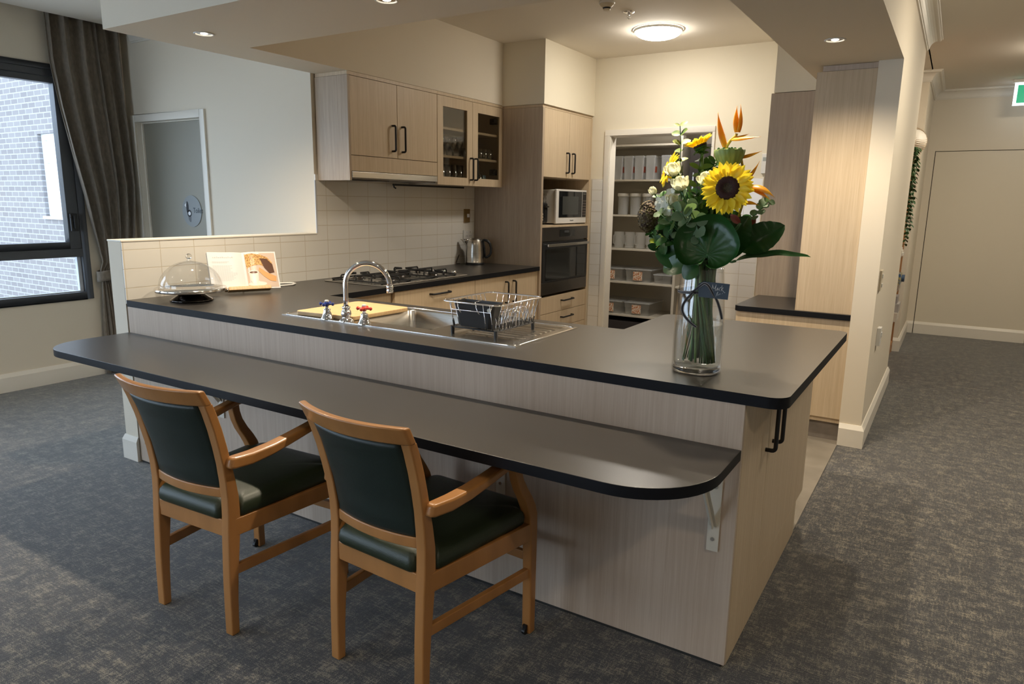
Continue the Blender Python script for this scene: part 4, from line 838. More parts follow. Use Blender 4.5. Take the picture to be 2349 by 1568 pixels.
text(ts, 'Toilet', .058, frame((-1.395+.022, sy-.0056, 1.330+.004), (1, 0, 0), (0, 0, 1)), P('sign_ink', (.015, .03, .04), .5), xs=.85)
# ---------------------------------------------------------------- glasses behind the cabinet doors
def glass(name, label, group, kind):
    t = thing(name, label, 'glass', (0, 0, 0), group, local=True)
    if kind == 'tall': pr = [(0, .004), (.028, .004), (.030, .0), (.031, .004), (.036, .14), (.0345, .14), (.029, .010), (0, .010)]
    elif kind == 'stem': pr = [(0, .001), (.030, .001), (.030, .003), (.005, .006), (.004, .05), (.012, .058), (.030, .085), (.033, .11), (.028, .145), (.0265, .145), (.031, .11), (.028, .087), (.010, .062), (0, .060)]
    else: pr = [(0, .003), (.026, .003), (.028, .0), (.029, .004), (.032, .082), (.0305, .082), (.026, .010), (0, .010)]
    o = part(t, 'bowl', MB().lathe(pr, n=18), DRINK, smooth=True); return t
ORD = ['first', 'second', 'third', 'fourth', 'fifth']
def fill(kind, z, xs, name, label, group, ys=(.22, .14)):
    first = None
    for k, y in enumerate(xs):
        for r_, x in enumerate(ys):
            lb = '%s, %s row, %s from the left' % (label, ('front', 'back')[r_], ORD[k])
            if first is None: first = glass(name, lb, group, kind); first.location = (x, y, z); continue
            copy_tree(first, (x, y+.02*r_, z), None, lb)
L0 = [2.345+.078*i for i in range(5)]; R0 = [2.800+.072*i for i in range(5)]
fill('stem', 1.7865, L0, 'wine_glass', 'stemmed glass on the middle shelf of the glass cabinet', 'stemmed glasses in the cabinet')
fill('tall', 1.5795, L0, 'tumbler', 'tall tumbler on the bottom shelf of the glass cabinet', 'tall tumblers in the cabinet')
fill('low', 1.7865, R0, 'tumbler', 'short tumbler behind the right cabinet glass door', 'short tumblers in the cabinet')
fill('low', 1.5795, [2.86, 2.94], 'tumbler', 'short tumbler low behind the right glass door', 'short tumblers low in the cabinet', (.22,))
t = thing('blue_cup', 'blue grey cup on the bottom shelf behind the right glass door', 'cup', (.20, 3.01, 1.5795)); part(t, 'bowl', MB().lathe([(0, 1.580), (.026, 1.580), (.036, 1.61), (.034, 1.655), (.032, 1.655), (.033, 1.61), (0, 1.586)], (.20, 3.01, 0), 20), P('blue_cup', (.10, .16, .18), .3), smooth=True)
part(t, 'handle', MB().tube([(.20, 3.043, 1.645), (.20, 3.062, 1.64), (.20, 3.064, 1.62), (.20, 3.044, 1.605)], .004, 6), P('blue_cup', (.10, .16, .18)))
# ---------------------------------------------------------------- pantry
PY = 4.90
ps = thing('pantry_shelving', 'white shelving unit inside the open pantry', 'shelving', (1.3, 5.1, 0))
m = MB().box(.301, .32, PY, 5.449, .0045, 2.3).box(1.272, 1.299, PY, 5.449, .0045, 2.3).box(2.2, 2.22, PY, 5.449, .0045, 2.3).box(.32, 2.2, 5.44, 5.449, .0045, 2.3).box(.30, 2.22, PY-.01, PY+.02, 2.19, 2.3); part(ps, 'frame', m, SHELFW)
for z in (2.034, 1.685, 1.326, .975, .627, .273): part(ps, 'shelf', MB().box(.32, 1.272, PY, 5.44, z-.018, z), SHELFW)
for z in (1.20, .615): part(ps, 'shelf', MB().box(1.299, 2.2, PY+.02, 5.44, z-.018, z), SHELFW)
fz = thing('dark_cupboard', 'dark cupboard at the right side of the pantry shelves', 'cupboard', (1.75, 5.1, 1.21)); part(fz, 'casing', MB().box(1.36, 2.15, 4.96, 5.43, 1.2015, 2.02), P('dark_brown', (.035, .028, .025), .4)); part(fz, 'handle', MB().box(1.40, 1.415, 4.94, 4.96, 1.5, 1.75), STEEL)
single('storage_crate', MB().box(.36, 1.20, 4.93, 5.40, .0045, .20), P('crate_dark', (.05, .045, .05), .6), 'dark crate on the pantry floor under the lowest shelf', 'crate', (.78, 5.1, .0045), bevel=.01)
LABELM = noise_col('label_print', (.55, .18, .05), (.85, .80, .70), (1, 1, 1), 90, .5, 3, .40, .60)
def tall_box():
    t = thing('cereal_container', 'x', 'container', (0, 0, 0), 'tall containers on the top pantry shelf', local=True)
    q = lambda k, z, dy=0: [(a*k, b+dy, z) for a, b in rpoly([(-.052, .01, .012), (.052, .01, .012), (.052, .20, .012), (-.052, .20, .012)])]
    part(t, 'tub', MB().loft([q(.84, .0), q(.86, .02), q(1.0, .215)]), MILK); part(t, 'lid', MB().loft([q(1.06, .216), q(1.06, .232), q(.9, .238)]), MILK)
    part(t, 'label', MB().box(.0425, .0495, .03, .08, .07, .13), P('label_red', (.30, .06, .03), .5)); return t
f0 = tall_box(); f0['label'] = 'tall cloudy container on the top pantry shelf, leftmost of the row'; f0.location = (.600, 4.93, 1.686)
for x, lb in ((.716, 'second from the left'), (.832, 'third from the left'), (.955, 'fourth from the left'), (1.12, 'standing apart on the right')): copy_tree(f0, (x, 4.93, 1.686), None, 'tall cloudy container on the top pantry shelf, '+lb)
def canister():
    t = thing('canister', 'x', 'canister', (0, 0, 0), 'white lidded canisters in the pantry', local=True)
    part(t, 'tub', MB().lathe([(0, 0), (.048, 0), (.052, .006), (.056, .185), (0, .185)], (0, .07, 0), 24), MILK, smooth=False)
    part(t, 'lid', MB().lathe([(.060, .1855), (.064, .190), (.064, .212), (.058, .218), (0, .218)], (0, .07, 0), 24), WHITEP, smooth=False); return t
c0_ = canister(); c0_['label'] = 'white lidded canister on the second pantry shelf, leftmost'; c0_.location = (.655, 4.93, 1.327)
for x, lb in ((.792, 'second from the left'), (.93, 'third from the left'), (1.07, 'hidden mostly by the flowers')): copy_tree(c0_, (x, 4.93, 1.327), None, 'white lidded canister on the second pantry shelf, '+lb)
def jug():
    t = thing('clear_jug', 'x', 'jug', (0, 0, 0), 'clear jugs in the pantry', local=True)
    part(t, 'body', MB().lathe([(0, .001), (.048, .001), (.052, .006), (.055, .17), (.053, .17), (.050, .008), (0, .008)], (0, .08, 0), 24), TUBC, smooth=False)
    part(t, 'handle', MB().tube([(-.012, .026, .14), (-.03, .0, .135), (-.03, .0, .05), (-.012, .03, .04)], .006, 6), TUBC); return t
j0 = jug(); j0['label'] = 'clear jug on the third pantry shelf, leftmost'; j0.location = (.620, 4.93, .976)
for x, lb in ((.742, 'second from the left'), (.86, 'third from the left'), (.985, 'fourth from the left')): copy_tree(j0, (x, 4.93, .976), None, 'clear jug on the third pantry shelf, '+lb)
def tub(x0, x1, z, h, label, lab=True, dpt=.40):
    t = thing('storage_tub', label, 'storage tub', ((x0+x1)/2, 5.1, z), 'clear tubs on the lower pantry shelves')
    y = 4.93; part(t, 'tub', MB().loft([[(x0+.012, y+.012, z), (x1-.012, y+.012, z), (x1-.012, y+dpt-.012, z), (x0+.012, y+dpt-.012, z)], [(x0, y, z+h), (x1, y, z+h), (x1, y+dpt, z+h), (x0, y+dpt, z+h)]]), TUBC)
    part(t, 'lid', MB().box(x0-.006, x1+.006, y-.006, y+dpt+.006, z+h+.0005, z+h+.012), MILK, bevel=.003)
    if lab: part(t, 'label', MB().box((x0+x1)/2-.055, (x0+x1)/2+.045, y-.004, y-.001+.004, z+.02, z+h-.015), LABELM)
    return t
tub(.44, .71, .6275, .125, 'clear tub with a flower label on the fourth pantry shelf, on the left')
tub(.745, 1.03, .6275, .125, 'clear tub with a flower label on the fourth pantry shelf, in the middle')
tub(1.06, 1.25, .6275, .085, 'small clear tub without a label on the fourth pantry shelf', False, .3)
tub(.44, .715, .2735, .125, 'clear tub with a flower label on the lowest pantry shelf, on the left')
tub(.75, 1.03, .2735, .125, 'clear tub with a flower label on the lowest pantry shelf, on the right')
# ---------------------------------------------------------------- corridor
bc2 = thing('bookcase', 'brown wooden bookcase in the corridor alcove past the white end wall', 'bookcase', (3.08, 5.2, 0))
m = MB().box(2.905, 3.255, 5.935, 5.96, .0, 1.93).box(2.905, 3.255, 4.47, 4.495, 0, 1.93).box(2.905, 2.92, 4.495, 5.935, 0, 1.93).box(2.92, 3.245, 5.20, 5.22, .1, 1.93); part(bc2, 'frame', m, WOODS)
part(bc2, 'plinth', MB().box(2.92, 3.25, 4.495, 5.935, .0, .10), WOODS)
for z in (.115, .36, .665, .995, 1.30, 1.62, 1.93): part(bc2, 'shelf', MB().box(2.92, 3.258, 4.495, 5.935, z-.022, z), WOODS)
for i, (z, h, c, lb) in enumerate(((.9955, .030, (.70, .68, .62), 'white book lying lowest on the upper bookcase shelf'), (1.026, .022, (.62, .58, .50), 'cream book lying in the middle of the upper shelf stack'), (1.0485, .020, (.72, .70, .66), 'white book lying on top of the upper shelf stack'))):
    single('book', MB().box(3.02, 3.262+.012-i*.008, 5.50, 5.70, z, z+h), P('bkc%d' % i, c, .5), lb, 'book', (3.14, 5.6, z), 'books stacked in the bookcase', bevel=.002)
t = thing('games_box', 'blue and yellow box with a round end on the middle bookcase shelf', 'box', (3.15, 5.7, .666)); part(t, 'casing', MB().box(3.05, 3.275, 5.62, 5.84, .712, .82), noise_col('game_print', (.05, .12, .25), (.55, .45, .12), (1, 1, 1), 25, .4, 2, .45, .6), bevel=.003); part(t, 'tray', MB().box(3.04, 3.27, 5.60, 5.82, .6655, .711), P('tray_grey', (.35, .30, .25), .5))
part(t, 'round_end', MB().cyl((3.276, 5.80, .765), (3.30, 5.80, .765), .035), P('roller_blue', (.06, .10, .18), .4))
t = thing('magazine_stack', 'stack of grey magazines on the low bookcase shelf', 'magazines', (3.15, 5.72, .361)); part(t, 'stack', MB().box(3.02, 3.29, 5.60, 5.86, .448, .53), P('mag', (.45, .42, .40), .5)); part(t, 'top_magazine', MB().box(3.0, 3.27, 5.62, 5.84, .5305, .60), P('mag2', (.36, .33, .32), .5))
t = thing('jigsaw_box', 'white box with an orange picture under the grey magazines', 'box', (3.15, 5.7, .361)); part(t, 'casing', MB().box(3.0, 3.285, 5.57, 5.88, .3605, .447), P('jbox', (.70, .64, .55), .5)); part(t, 'picture', MB().box(3.02, 3.25, 5.566, 5.5695, .37, .44), noise_col('jig', (.10, .03, .02), (.70, .28, .05), (1, 1, 1), 14, .4, 2, .45, .6))
# round white vase with rib pattern
t = thing('ribbed_lantern', 'white round ribbed lantern on top of the bookcase', 'lantern', (3.235, 5.70, 1.9305))
part(t, 'shell', MB().ball((3.235, 5.70, 2.045), .114, 40), P('lantern_white', (.80, .76, .68), .5), smooth=True)
rb = MB()
for i in range(22):
    a = -PI/2+PI*(i+1)/23; rr = .115*math.cos(a); z = 2.045+.115*math.sin(a)
    rb.tube([(3.235+rr*math.cos(b), 5.70+rr*math.sin(b), z+.018*math.sin(b*2)) for b in [2*PI*k/28 for k in range(28)]], .0022, 5, closed=True)
part(t, 'ribs', rb, P('rib_gold', (.50, .36, .20), .5), smooth=True)
# ---------------------------------------------------------------- plants
def blade(mb, base, d, nrm, L, W, bend=0, fold=0, p=1.0, q=.8, nu=8, nv=4, ripple=0, rn=6, twist=0, tipk=.02):
    """Leaf or petal from base along d, face normal nrm; bend>0 droops away from nrm."""
    base = Vector(base); d = Vector(d).normalized(); nrm = Vector(nrm); nrm = (nrm-d*nrm.dot(d)).normalized(); s = d.cross(nrm)
    vs = []
    for i in range(nu+1):
        t = i/nu; a = bend*t
        if abs(bend) > 1e-4: fx = math.sin(a)/bend; fz = -(1-math.cos(a))/bend
        else: fx, fz = t, 0
        w_ = W*(math.sin(PI*min(1, t**p*(1-tipk)+tipk*.5))**q if 0 < t < 1 else (.12 if t == 0 else .01))
        n2 = nrm*math.cos(a)+d*math.sin(a); tw = twist*t
        for j in range(nv+1):
            v = j/nv*2-1; off = v*w_
            h = fold*abs(v)*w_+ripple*w_*math.sin(rn*PI*t-abs(v)*1.5)*abs(v)
            vs.append(base+d*(L*fx)+nrm*(L*fz)+s*(off*math.cos(tw))+n2*(h+off*math.sin(tw)))
    mb.add(vs, [(i*(nv+1)+j, i*(nv+1)+j+1, (i+1)*(nv+1)+j+1, (i+1)*(nv+1)+j) for i in range(nu) for j in range(nv)]); return mb
def heart(mb, c, up, nrm, R, cup=.25, ribs=.03, a_max=2.75, tip=1.15, nr=9, na=44, curl=.5):
    """Broad rounded leaf fanning from its stalk point c; up = towards the tip."""
    c = Vector(c); up = Vector(up).normalized(); nrm = Vector(nrm); nrm = (nrm-up*nrm.dot(up)).normalized(); sd = up.cross(nrm); vs = []
    for i in range(nr+1):
        r = i/nr
        for j in range(na+1):
            a = -a_max+2*a_max*j/na; ro = R*(tip-(tip-.40)*(abs(a)/a_max)**2.4)*(1+.03*math.sin(a*5+1)); x = ro*r*math.sin(a); y = ro*r*math.cos(a)
            h = cup*R*r*r-ribs*R*abs(math.sin((a-.35*r*(1 if a > 0 else -1))*9))*min(1, r*2.2)-.10*R*math.exp(-abs(a)*7)*r+curl*R*max(0, r-.82)**1.5
            vs.append(c+up*y+sd*x+nrm*h)
    k = na+1; mb.add(vs, [(i*k+j, i*k+j+1, (i+1)*k+j+1, (i+1)*k+j) for i in range(nr) for j in range(na)]); return mb
STEM = noise_col('flower_stem', (.10, .20, .05), (.20, .33, .09), (40, 40, 8), 1, .45); STEMD = noise_col('flower_stem_dark', (.03, .10, .03), (.07, .18, .06), (40, 40, 8), 1, .4)
LEAFD = P('leaf_glossy', (.012, .062, .010), .30, spec=.5, bump=(120, .2)); LEAFM = P('leaf_mid', (.035, .11, .022), .42); LEAFG = P('eucalyptus_leaf', (.13, .20, .11), .6); LEAFL = P('lime_leaf', (.34, .42, .06), .45)
LEAFR = P('red_leaf', (.24, .045, .03), .4); YEL = noise_col('sunflower_petal', (.92, .66, .014), (.97, .80, .045), (60, 60, 60), 1, .5, 3, .3, .7); DISC = noise_col('sunflower_disc', (.012, .003, .003), (.075, .022, .012), (1, 1, 1), 650, .8, 2, .35, .7, .8)
DISCC = noise_col('disc_centre', (.015, .010, .006), (.14, .09, .03), (1, 1, 1), 500, .8, 2, .4, .8, .5)
ROSE = noise_col('rose_petal', (.78, .78, .56), (.84, .83, .70), (40, 40, 40), 1, .5, 2, .3, .7); ORA = noise_col('heliconia_orange', (.80, .28, .018), (.90, .52, .035), (30, 30, 12), 1, .35, 3, .35, .65); PODM = noise_col('pod_green', (.16, .25, .05), (.34, .42, .12), (70, 70, 6), 1, .5, 4, .3, .7, .5, bdist=.003)
HYD = noise_col('hydrangea', (.060, .030, .028), (.15, .12, .040), (1, 1, 1), 90, .7, 3, .35, .65); WFL = P('white_bloom', (.74, .76, .68), .5)
translucent(YEL, (.98, .82, .05), .4); translucent(ROSE, (.85, .85, .60), .35); translucent(ORA, (.95, .52, .04), .3); translucent(LEAFG, (.22, .36, .12), .25); translucent(LEAFM, (.10, .28, .04), .2)
V = Vector((2.990, .205, ZC)); PB = 'flower arrangement in the glass vase'
def flower(name, label, cat, head): return thing(name, label, cat, head, PB)
nstem = [0]
def stem(t, head, r=.0042, mat=None, inn=None):
    """Stalk from the head through the vase neck to its foot in the water."""
    nstem[0] += 1; a = nstem[0]*2.4; rr = .008+.030*((nstem[0]*.37) % 1); neck = V+Vector((.004+rr*math.cos(a), rr*math.sin(a), .285)); b = a+1.2+.35*math.sin(nstem[0])
    foot = V+Vector((.008+(.012+rr*1.1)*math.cos(b), (.012+rr*1.1)*math.sin(b), .030+.012*((nstem[0]*.61) % 1)))
    head = Vector(head); m1 = head*.45+neck*.55+Vector((0, 0, .02)); pts = [head]
    def bez(p0, p1, p2, p3, t_): return p0*(1-t_)**3+p1*3*t_*(1-t_)**2+p2*3*t_*t_*(1-t_)+p3*t_**3
    st_ = inn if inn is not None else (neck-head)*.33
    for i in range(1, 9): pts.append(bez(head, head+Vector(st_), neck+Vector((0, 0, .09))+(neck-foot)*.2, neck, i/8))
    for i in range(1, 6): pts.append(neck+(foot-neck)*(i/5)+Vector((0, 0, 0)))
    return part(t, 'stem', MB().tube(pts, r, 8), mat or STEM, smooth=True)
def sunflower(head, n, R, label, stem_in=None, discr=.46, cupt=0):
    n = Vector(n).normalized(); head = Vector(head); t = flower('sunflower', label, 'sunflower', head); e1 = n.orthogonal().normalized(); e2 = n.cross(e1)
    rng = random.Random(int(R*1e4)); m = MB()
    for lay, (cnt, rad, tilt) in enumerate(((20, 1.0, .08), (20, 1.0, .20), (11, .9, .34))):
        for i in range(cnt):
            a = 2*PI*(i+.5*(lay % 2))/cnt+rng.uniform(-.08, .08); d = e1*math.cos(a)+e2*math.sin(a); L = R*(1-discr*.9)*rad*rng.uniform(.88, 1.06)
            blade(m, head+d*(R*discr*.9)+n*(.001+.002*lay), d+n*(tilt+cupt+rng.uniform(-.08, .08)), n, L*1.05, R*.128*rng.uniform(.9, 1.15), rng.uniform(.1, .55), .3, .92, 1.0, 8, 4, 0)
    part(t, 'petals', m, YEL, smooth=True)
    M = frame(head, e1, e2); r = R*discr
    part(t, 'flower_disc', MB().lathe([(r, -.002), (r*.98, .004), (r*.8, .009), (r*.55, .008), (r*.38, .004)], n=36, M=M), DISC, smooth=True)
    part(t, 'disc_centre', MB().lathe([(r*.40, .0045), (r*.30, .002), (0, .0005)], n=28, M=M), DISCC, smooth=True)
    m = MB()
    for i in range(22):
        a = 2*PI*i/22; d = e1*math.cos(a)+e2*math.sin(a); blade(m, head-n*(.012-.004*(i % 2))+d*R*.14, d*1.0-n*(.15*(i % 2)), -n, R*(.62 if i % 2 else .48), R*.10, -.5, .1, .9, .7, 5, 2)
    m.lathe([(R*.42, -.004), (R*.34, -.014), (R*.12, -.022), (.004, -.03)], n=20, M=M); part(t, 'sepals', m, LEAFM, smooth=True)
    stem(t, head-n*.02, .0055, STEM, stem_in if stem_in is not None else -n*.07); return t
def rose(head, n, R, label, bud=False):
    n = Vector(n).normalized(); head = Vector(head); t = flower('rose_bud' if bud else 'white_rose', label, 'rose', head); e1 = n.orthogonal().normalized(); e2 = n.cross(e1); m = MB(); rng = random.Random(int(head.x*1e4))
    for lay, (cnt, k, top, flare) in enumerate(((3, .38, .30, 0), (4, .62, .42, .02), (5, .86, .72, .16), (6, 1.02, 1.02, .42))):
        if bud and lay > 2: break
        for i in range(cnt):
            a0_ = 2*PI*i/cnt+lay*.7+rng.uniform(-.15, .15); wid = 2*PI/cnt*.78; vs = []
            for p_ in range(8):
                ph_ = PI*.98-(PI*.98-top)*p_/7; rr = R*k*math.sin(ph_); zz = -R*1.05*math.cos(ph_)*(-1)
                for q_ in range(7):
                    v = q_/6*2-1; a = a0_+v*wid*.62*(1-.12*p_/7); ex = flare*R*(p_/7)**3*(1.2-.3*abs(v)); dip = -R*.22*abs(v)**2.2*(p_/7)**2
                    vs.append(head+(e1*math.cos(a)+e2*math.sin(a))*(rr+ex+.0007*v)+n*(-(zz)*(-1)+dip+.0))
            m.add(vs, [(p_*7+q_, p_*7+q_+1, (p_+1)*7+q_+1, (p_+1)*7+q_) for p_ in range(7) for q_ in range(6)])
    part(t, 'petals', m, ROSE, smooth=True); m = MB()
    for i in range(5):
        a = 2*PI*i/5+.3; d = e1*math.cos(a)+e2*math.sin(a); blade(m, head-n*R*1.03+d*R*.1, d*.75+n*.65, d, R*1.2, R*.24, -.5 if not bud else -.9, .1, 1, .8, 6, 2)
    m.ball(head-n*R*1.1, R*.24, 10); part(t, 'sepals', m, LEAFM, smooth=True); stem(t, head-n*R*1.15, .0028, STEMD, -n*.05); return t
sunflower(at(1669, 431, .115), (.10, -1, .10), .077, 'large sunflower facing the dining room', (0, .06, -.03))
sunflower(at(1606, 334, .25), (-.42, -.12, 1), .052, 'sunflower turned upwards at the top of the arrangement, seen from below', (.004, 0, -.09), .42, .75)
sunflower(at(1537, 390, .19), (-.80, -.50, .34), .058, 'sunflower seen from its side behind the top left rose', (.06, .0, -.03), .45)
rose(at(1543, 388, .14), (-.2, -.55, .85), .0215, 'white rose highest on the left of the arrangement')
rose(at(1560, 420, .11), (-.1, -.5, .9), .0225, 'white rose below the highest one, left of the large sunflower')
rose(at(1618, 409, .16), (-.3, -.5, .8), .021, 'white rose partly hidden behind the large sunflower')
rose(at(1497, 437, .17), (-.5, -.3, .8), .014, 'small closed rose bud at the far left', True)
rose(at(1541, 458, .13), (.2, -.6, .8), .016, 'small cream rose opening under the two white roses')
# white filler bloom
h = at(1527, 470, .15); t = flower('white_blossom', 'cluster of small white blossoms left of the centre', 'blossom', h); m = MB(); rng = random.Random(3)
for i in range(9):
    c = h+Vector((rng.uniform(-.028, .02), rng.uniform(-.02, .01), rng.uniform(-.04, .045)))
    for k in range(4):
        a = k*PI/2+rng.random(); blade(m, c, Vector((math.cos(a), -.5, math.sin(a))), (0, -1, .2), .017, .009, .3, .1, .8, .6, 4, 2)
part(t, 'petals', m, WFL, smooth=True); stem(t, h+Vector((0, .01, -.02)), .0025, STEMD)
# hydrangea
h = at(1487, 497, .20); t = flower('dried_hydrangea', 'brown dried hydrangea head at the left edge', 'hydrangea', h); m = MB(); rng = random.Random(5)
m.ball(h, .030, 16, (.85, .85, 1.45))
for i in range(230):
    z = 1-2*(i+.5)/230; a = i*2.39996; r = math.sqrt(1-z*z); n = Vector((r*math.cos(a), r*math.sin(a), z)); c = h+Vector((n.x*.031, n.y*.031, n.z*.048))*rng.uniform(.93, 1.08)
    e1 = n.orthogonal().normalized(); e2 = n.cross(e1); b = rng.random()*6
    for k in range(3):
        a2 = b+k*2.09; blade(m, c, e1*math.cos(a2)+e2*math.sin(a2)+n*rng.uniform(.1, .8), n, .0075, .0042, .4, .2, .8, .6, 2, 2)
part(t, 'florets', m, HYD); stem(t, h-Vector((-.01, 0, .04)), .003, STEMD, (.05, 0, -.06))
# lotus pod
h = at(1674, 345, .20); t = flower('lotus_pod', 'green lotus seed pod above the large sunflower', 'seed pod', h); M = Matrix.Translation(h)
m = MB(); R = .046; prof = [(R*.97, .002), (R*1.0, -.002), (R*.93, -.018), (R*.78, -.034), (R*.5, -.048), (.010, -.060), (.004, -.066)]
for kk in (0,):
    vs = []; nn = 72
    for r_, z_ in prof:
        for j in range(nn): a = 2*PI*j/nn; rr = r_*(1+.025*math.sin(a*17+z_*60)*(1 if r_ > .02 else 0)); vs.append(h+Vector((rr*math.cos(a), rr*math.sin(a), z_+.0015*math.sin(a*9))))
    m.add(vs, [(i*nn+j, i*nn+(j+1) % nn, (i+1)*nn+(j+1) % nn, (i+1)*nn+j) for i in range(len(prof)-1) for j in range(nn)])
part(t, 'cup', m, PODM, smooth=True); part(t, 'top_face', MB().lathe([(R*.95, .001), (R*.5, .004), (0, .004)], n=40, M=M), PODM, smooth=True); m = MB()
for i in range(14): a = i*2.4; r_ = R*.8*math.sqrt(i/14); m.ball(h+Vector((r_*math.cos(a), r_*math.sin(a), .004)), .0045, 8)
part(t, 'seeds', m, LEAFM); stem(t, h-Vector((0, 0, .062)), .004, STEM, (0, 0, -.06))
# heliconias
def bract(m, pts, rmax, flat=.55):
    pts = [Vector(p) for p in pts]; P_ = []; K = 14
    for i in range(K+1):
        t_ = i/K; a = pts[0]*(1-t_)**2+pts[1]*2*t_*(1-t_)+pts[2]*t_*t_; P_.append(a)
    m.tube(P_, [max(.0006, rmax*(.45+.55*math.sin(PI*min(1, .12+t_*.9)))*(1-t_**2.4)) for t_ in [i/K for i in range(K+1)]], 10, flat=flat)
def helic(label, spikes, path, r=.004):
    t = flower('heliconia', label, 'heliconia', path[0])
    for a, b, c, rm in spikes:
        m = MB(); bract(m, (a, b, c), rm); part(t, 'bract', m, ORA, smooth=True)
    part(t, 'stalk', MB().tube(path, r, 8), P('heliconia_stalk', (.62, .42, .06), .4), smooth=True); stem(t, path[-1], .0042, STEM, (0, .0, -.08)); return t
yy = .24
helic('tall orange heliconia rising above the seed pod', [(at(1666, 342, yy), at(1650, 300, yy), at(1647, 257, yy), .0125), (at(1690, 303, yy), at(1687, 275, yy), at(1691, 243, yy), .0115), (at(1694, 303, yy), at(1702, 275, yy), at(1699, 239, yy), .0085), (at(1679, 320, yy), at(1705, 318, yy-.02), at(1746, 313, yy-.04), .0085), (at(1690, 314, yy), at(1708, 312, yy), at(1719, 306, yy), .004)],
      [at(1690, 306, yy), at(1688, 312, yy), at(1676, 322, yy), at(1668, 334, yy), at(1664, 350, yy), at(1655, 400, yy)], .0045)
yy = .22
helic('orange heliconia reaching to the right of the large sunflower', [(at(1700, 361, yy), at(1722, 357, yy), at(1748, 346, yy-.02), .0075), (at(1712, 412, yy), at(1726, 400, yy), at(1743, 369, yy), .0085), (at(1722, 430, yy-.06), at(1752, 428, yy-.08), at(1777, 453, yy-.08), .0125), (at(1724, 432, yy-.06), at(1745, 440, yy-.07), at(1768, 459, yy-.07), .008), (at(1708, 466, yy-.06), at(1720, 462, yy-.07), at(1742, 471, yy-.07), .008)],
      [at(1700, 362, yy), at(1706, 395, yy), at(1712, 420, yy), at(1706, 460, yy), at(1690, 510, yy)], .004)
# big glossy leaves
def leafthing(label, base, fn, cat='leaf', mat=None, name='glossy_leaf', r=.0042, sin=None):
    t = flower(name, label, cat, base); m = MB(); fn(m); part(t, 'leaf_blade', m, mat or LEAFD, smooth=True); stem(t, base, r, STEMD, sin); return t
c = at(1623, 585, .075); leafthing('broad round glossy leaf at the front over the vase rim', c, lambda m: heart(m, c, (.10, .30, 1), (-.05, -1, .50), .097, .20, .034, 2.75, 1.2, curl=2.6), sin=(0, .05, 0))
c2 = at(1700, 575, .17); leafthing('ribbed glossy leaf to the right under the large sunflower', c2, lambda m: blade(m, c2, (.66, .10, .50), (.25, -1, .45), .145, .047, .35, .30, .85, .75, 18, 10, .09, 14), sin=(-.02, .0, -.02))
c3 = at(1655, 595, .125); leafthing('dark ribbed leaf standing right of the centre', c3, lambda m: blade(m, c3, (.50, .05, 1), (.15, -1, .25), .150, .047, .25, .30, .85, .7, 22, 12, .10, 20), sin=(-.02, .02, -.02))
c4 = at(1595, 598, .16); leafthing('dark glossy leaf pointing left above the vase', c4, lambda m: blade(m, c4, (-1, -.1, .30), (-.1, -1, .35), .145, .050, .4, .2, .9, .65, 14, 6), sin=(.01, .01, -.02))
c5 = at(1588, 606, .13); leafthing('dark pointed leaf hanging down on the left', c5, lambda m: blade(m, c5, (-1, -.1, -.05), (0, -1, .4), .120, .034, .9, .2, .8, .7, 14, 6), sin=(.015, .01, -.01))
c5b = at(1600, 608, .10); leafthing('dark leaf drooping over the left of the vase rim', c5b, lambda m: blade(m, c5b, (-.55, -.25, -.5), (-.3, -1, .1), .060, .030, .5, .2, .8, .7, 10, 6), sin=(.01, .02, -.005))
c6 = at(1688, 598, .16); leafthing('long strap leaf reaching far to the right', c6, lambda m: blade(m, c6, (.97, -.05, .30), (-.15, -.55, 1), .215, .018, .45, .5, .75, .6, 20, 4, .1, 5), sin=(-.02, 0, -.02))
c7 = at(1640, 560, .22); leafthing('dark leaf standing behind the centre', c7, lambda m: blade(m, c7, (-.1, .1, 1), (0, -1, .1), .16, .05, .2, .15, .9, .6, 14, 6), sin=(0, 0, -.03))
c8 = at(1590, 590, .20); leafthing('dark leaf behind the left roses', c8, lambda m: blade(m, c8, (-.5, .0, .8), (-.2, -1, .2), .15, .045, .3, .15, .9, .6, 14, 6), sin=(0, 0, -.02))
c9 = at(1575, 560, .24); leafthing('dark leaf low behind the dried hydrangea', c9, lambda m: blade(m, c9, (-1, .0, .35), (-.2, -1, .4), .115, .04, .3, .2, .9, .6, 12, 6, .1, 6), sin=(.02, 0, -.04))
c10 = at(1600, 520, .25); leafthing('mid green leaf in the middle of the arrangement', c10, lambda m: blade(m, c10, (-.2, 0, 1), (0, -1, .2), .13, .04, .3, .2, .9, .6, 12, 6), mat=LEAFM, sin=(0, 0, -.05))
for (px, py, Y, d, L, lb) in ((1715, 545, .19, (.25, 0, 1), .06, 'narrow red brown leaf right of the large sunflower'), (1698, 512, .11, (-.75, 0, .6), .035, 'short red brown leaf tucked under the large sunflower')):
    cc = at(px, py, Y); leafthing(lb, cc, lambda m: blade(m, cc, d, (0, -1, 0), L*1.15, .011, .2, .3, .9, .7, 8, 4), mat=LEAFR, name='red_leaf', sin=(-.01, 0, -.03))
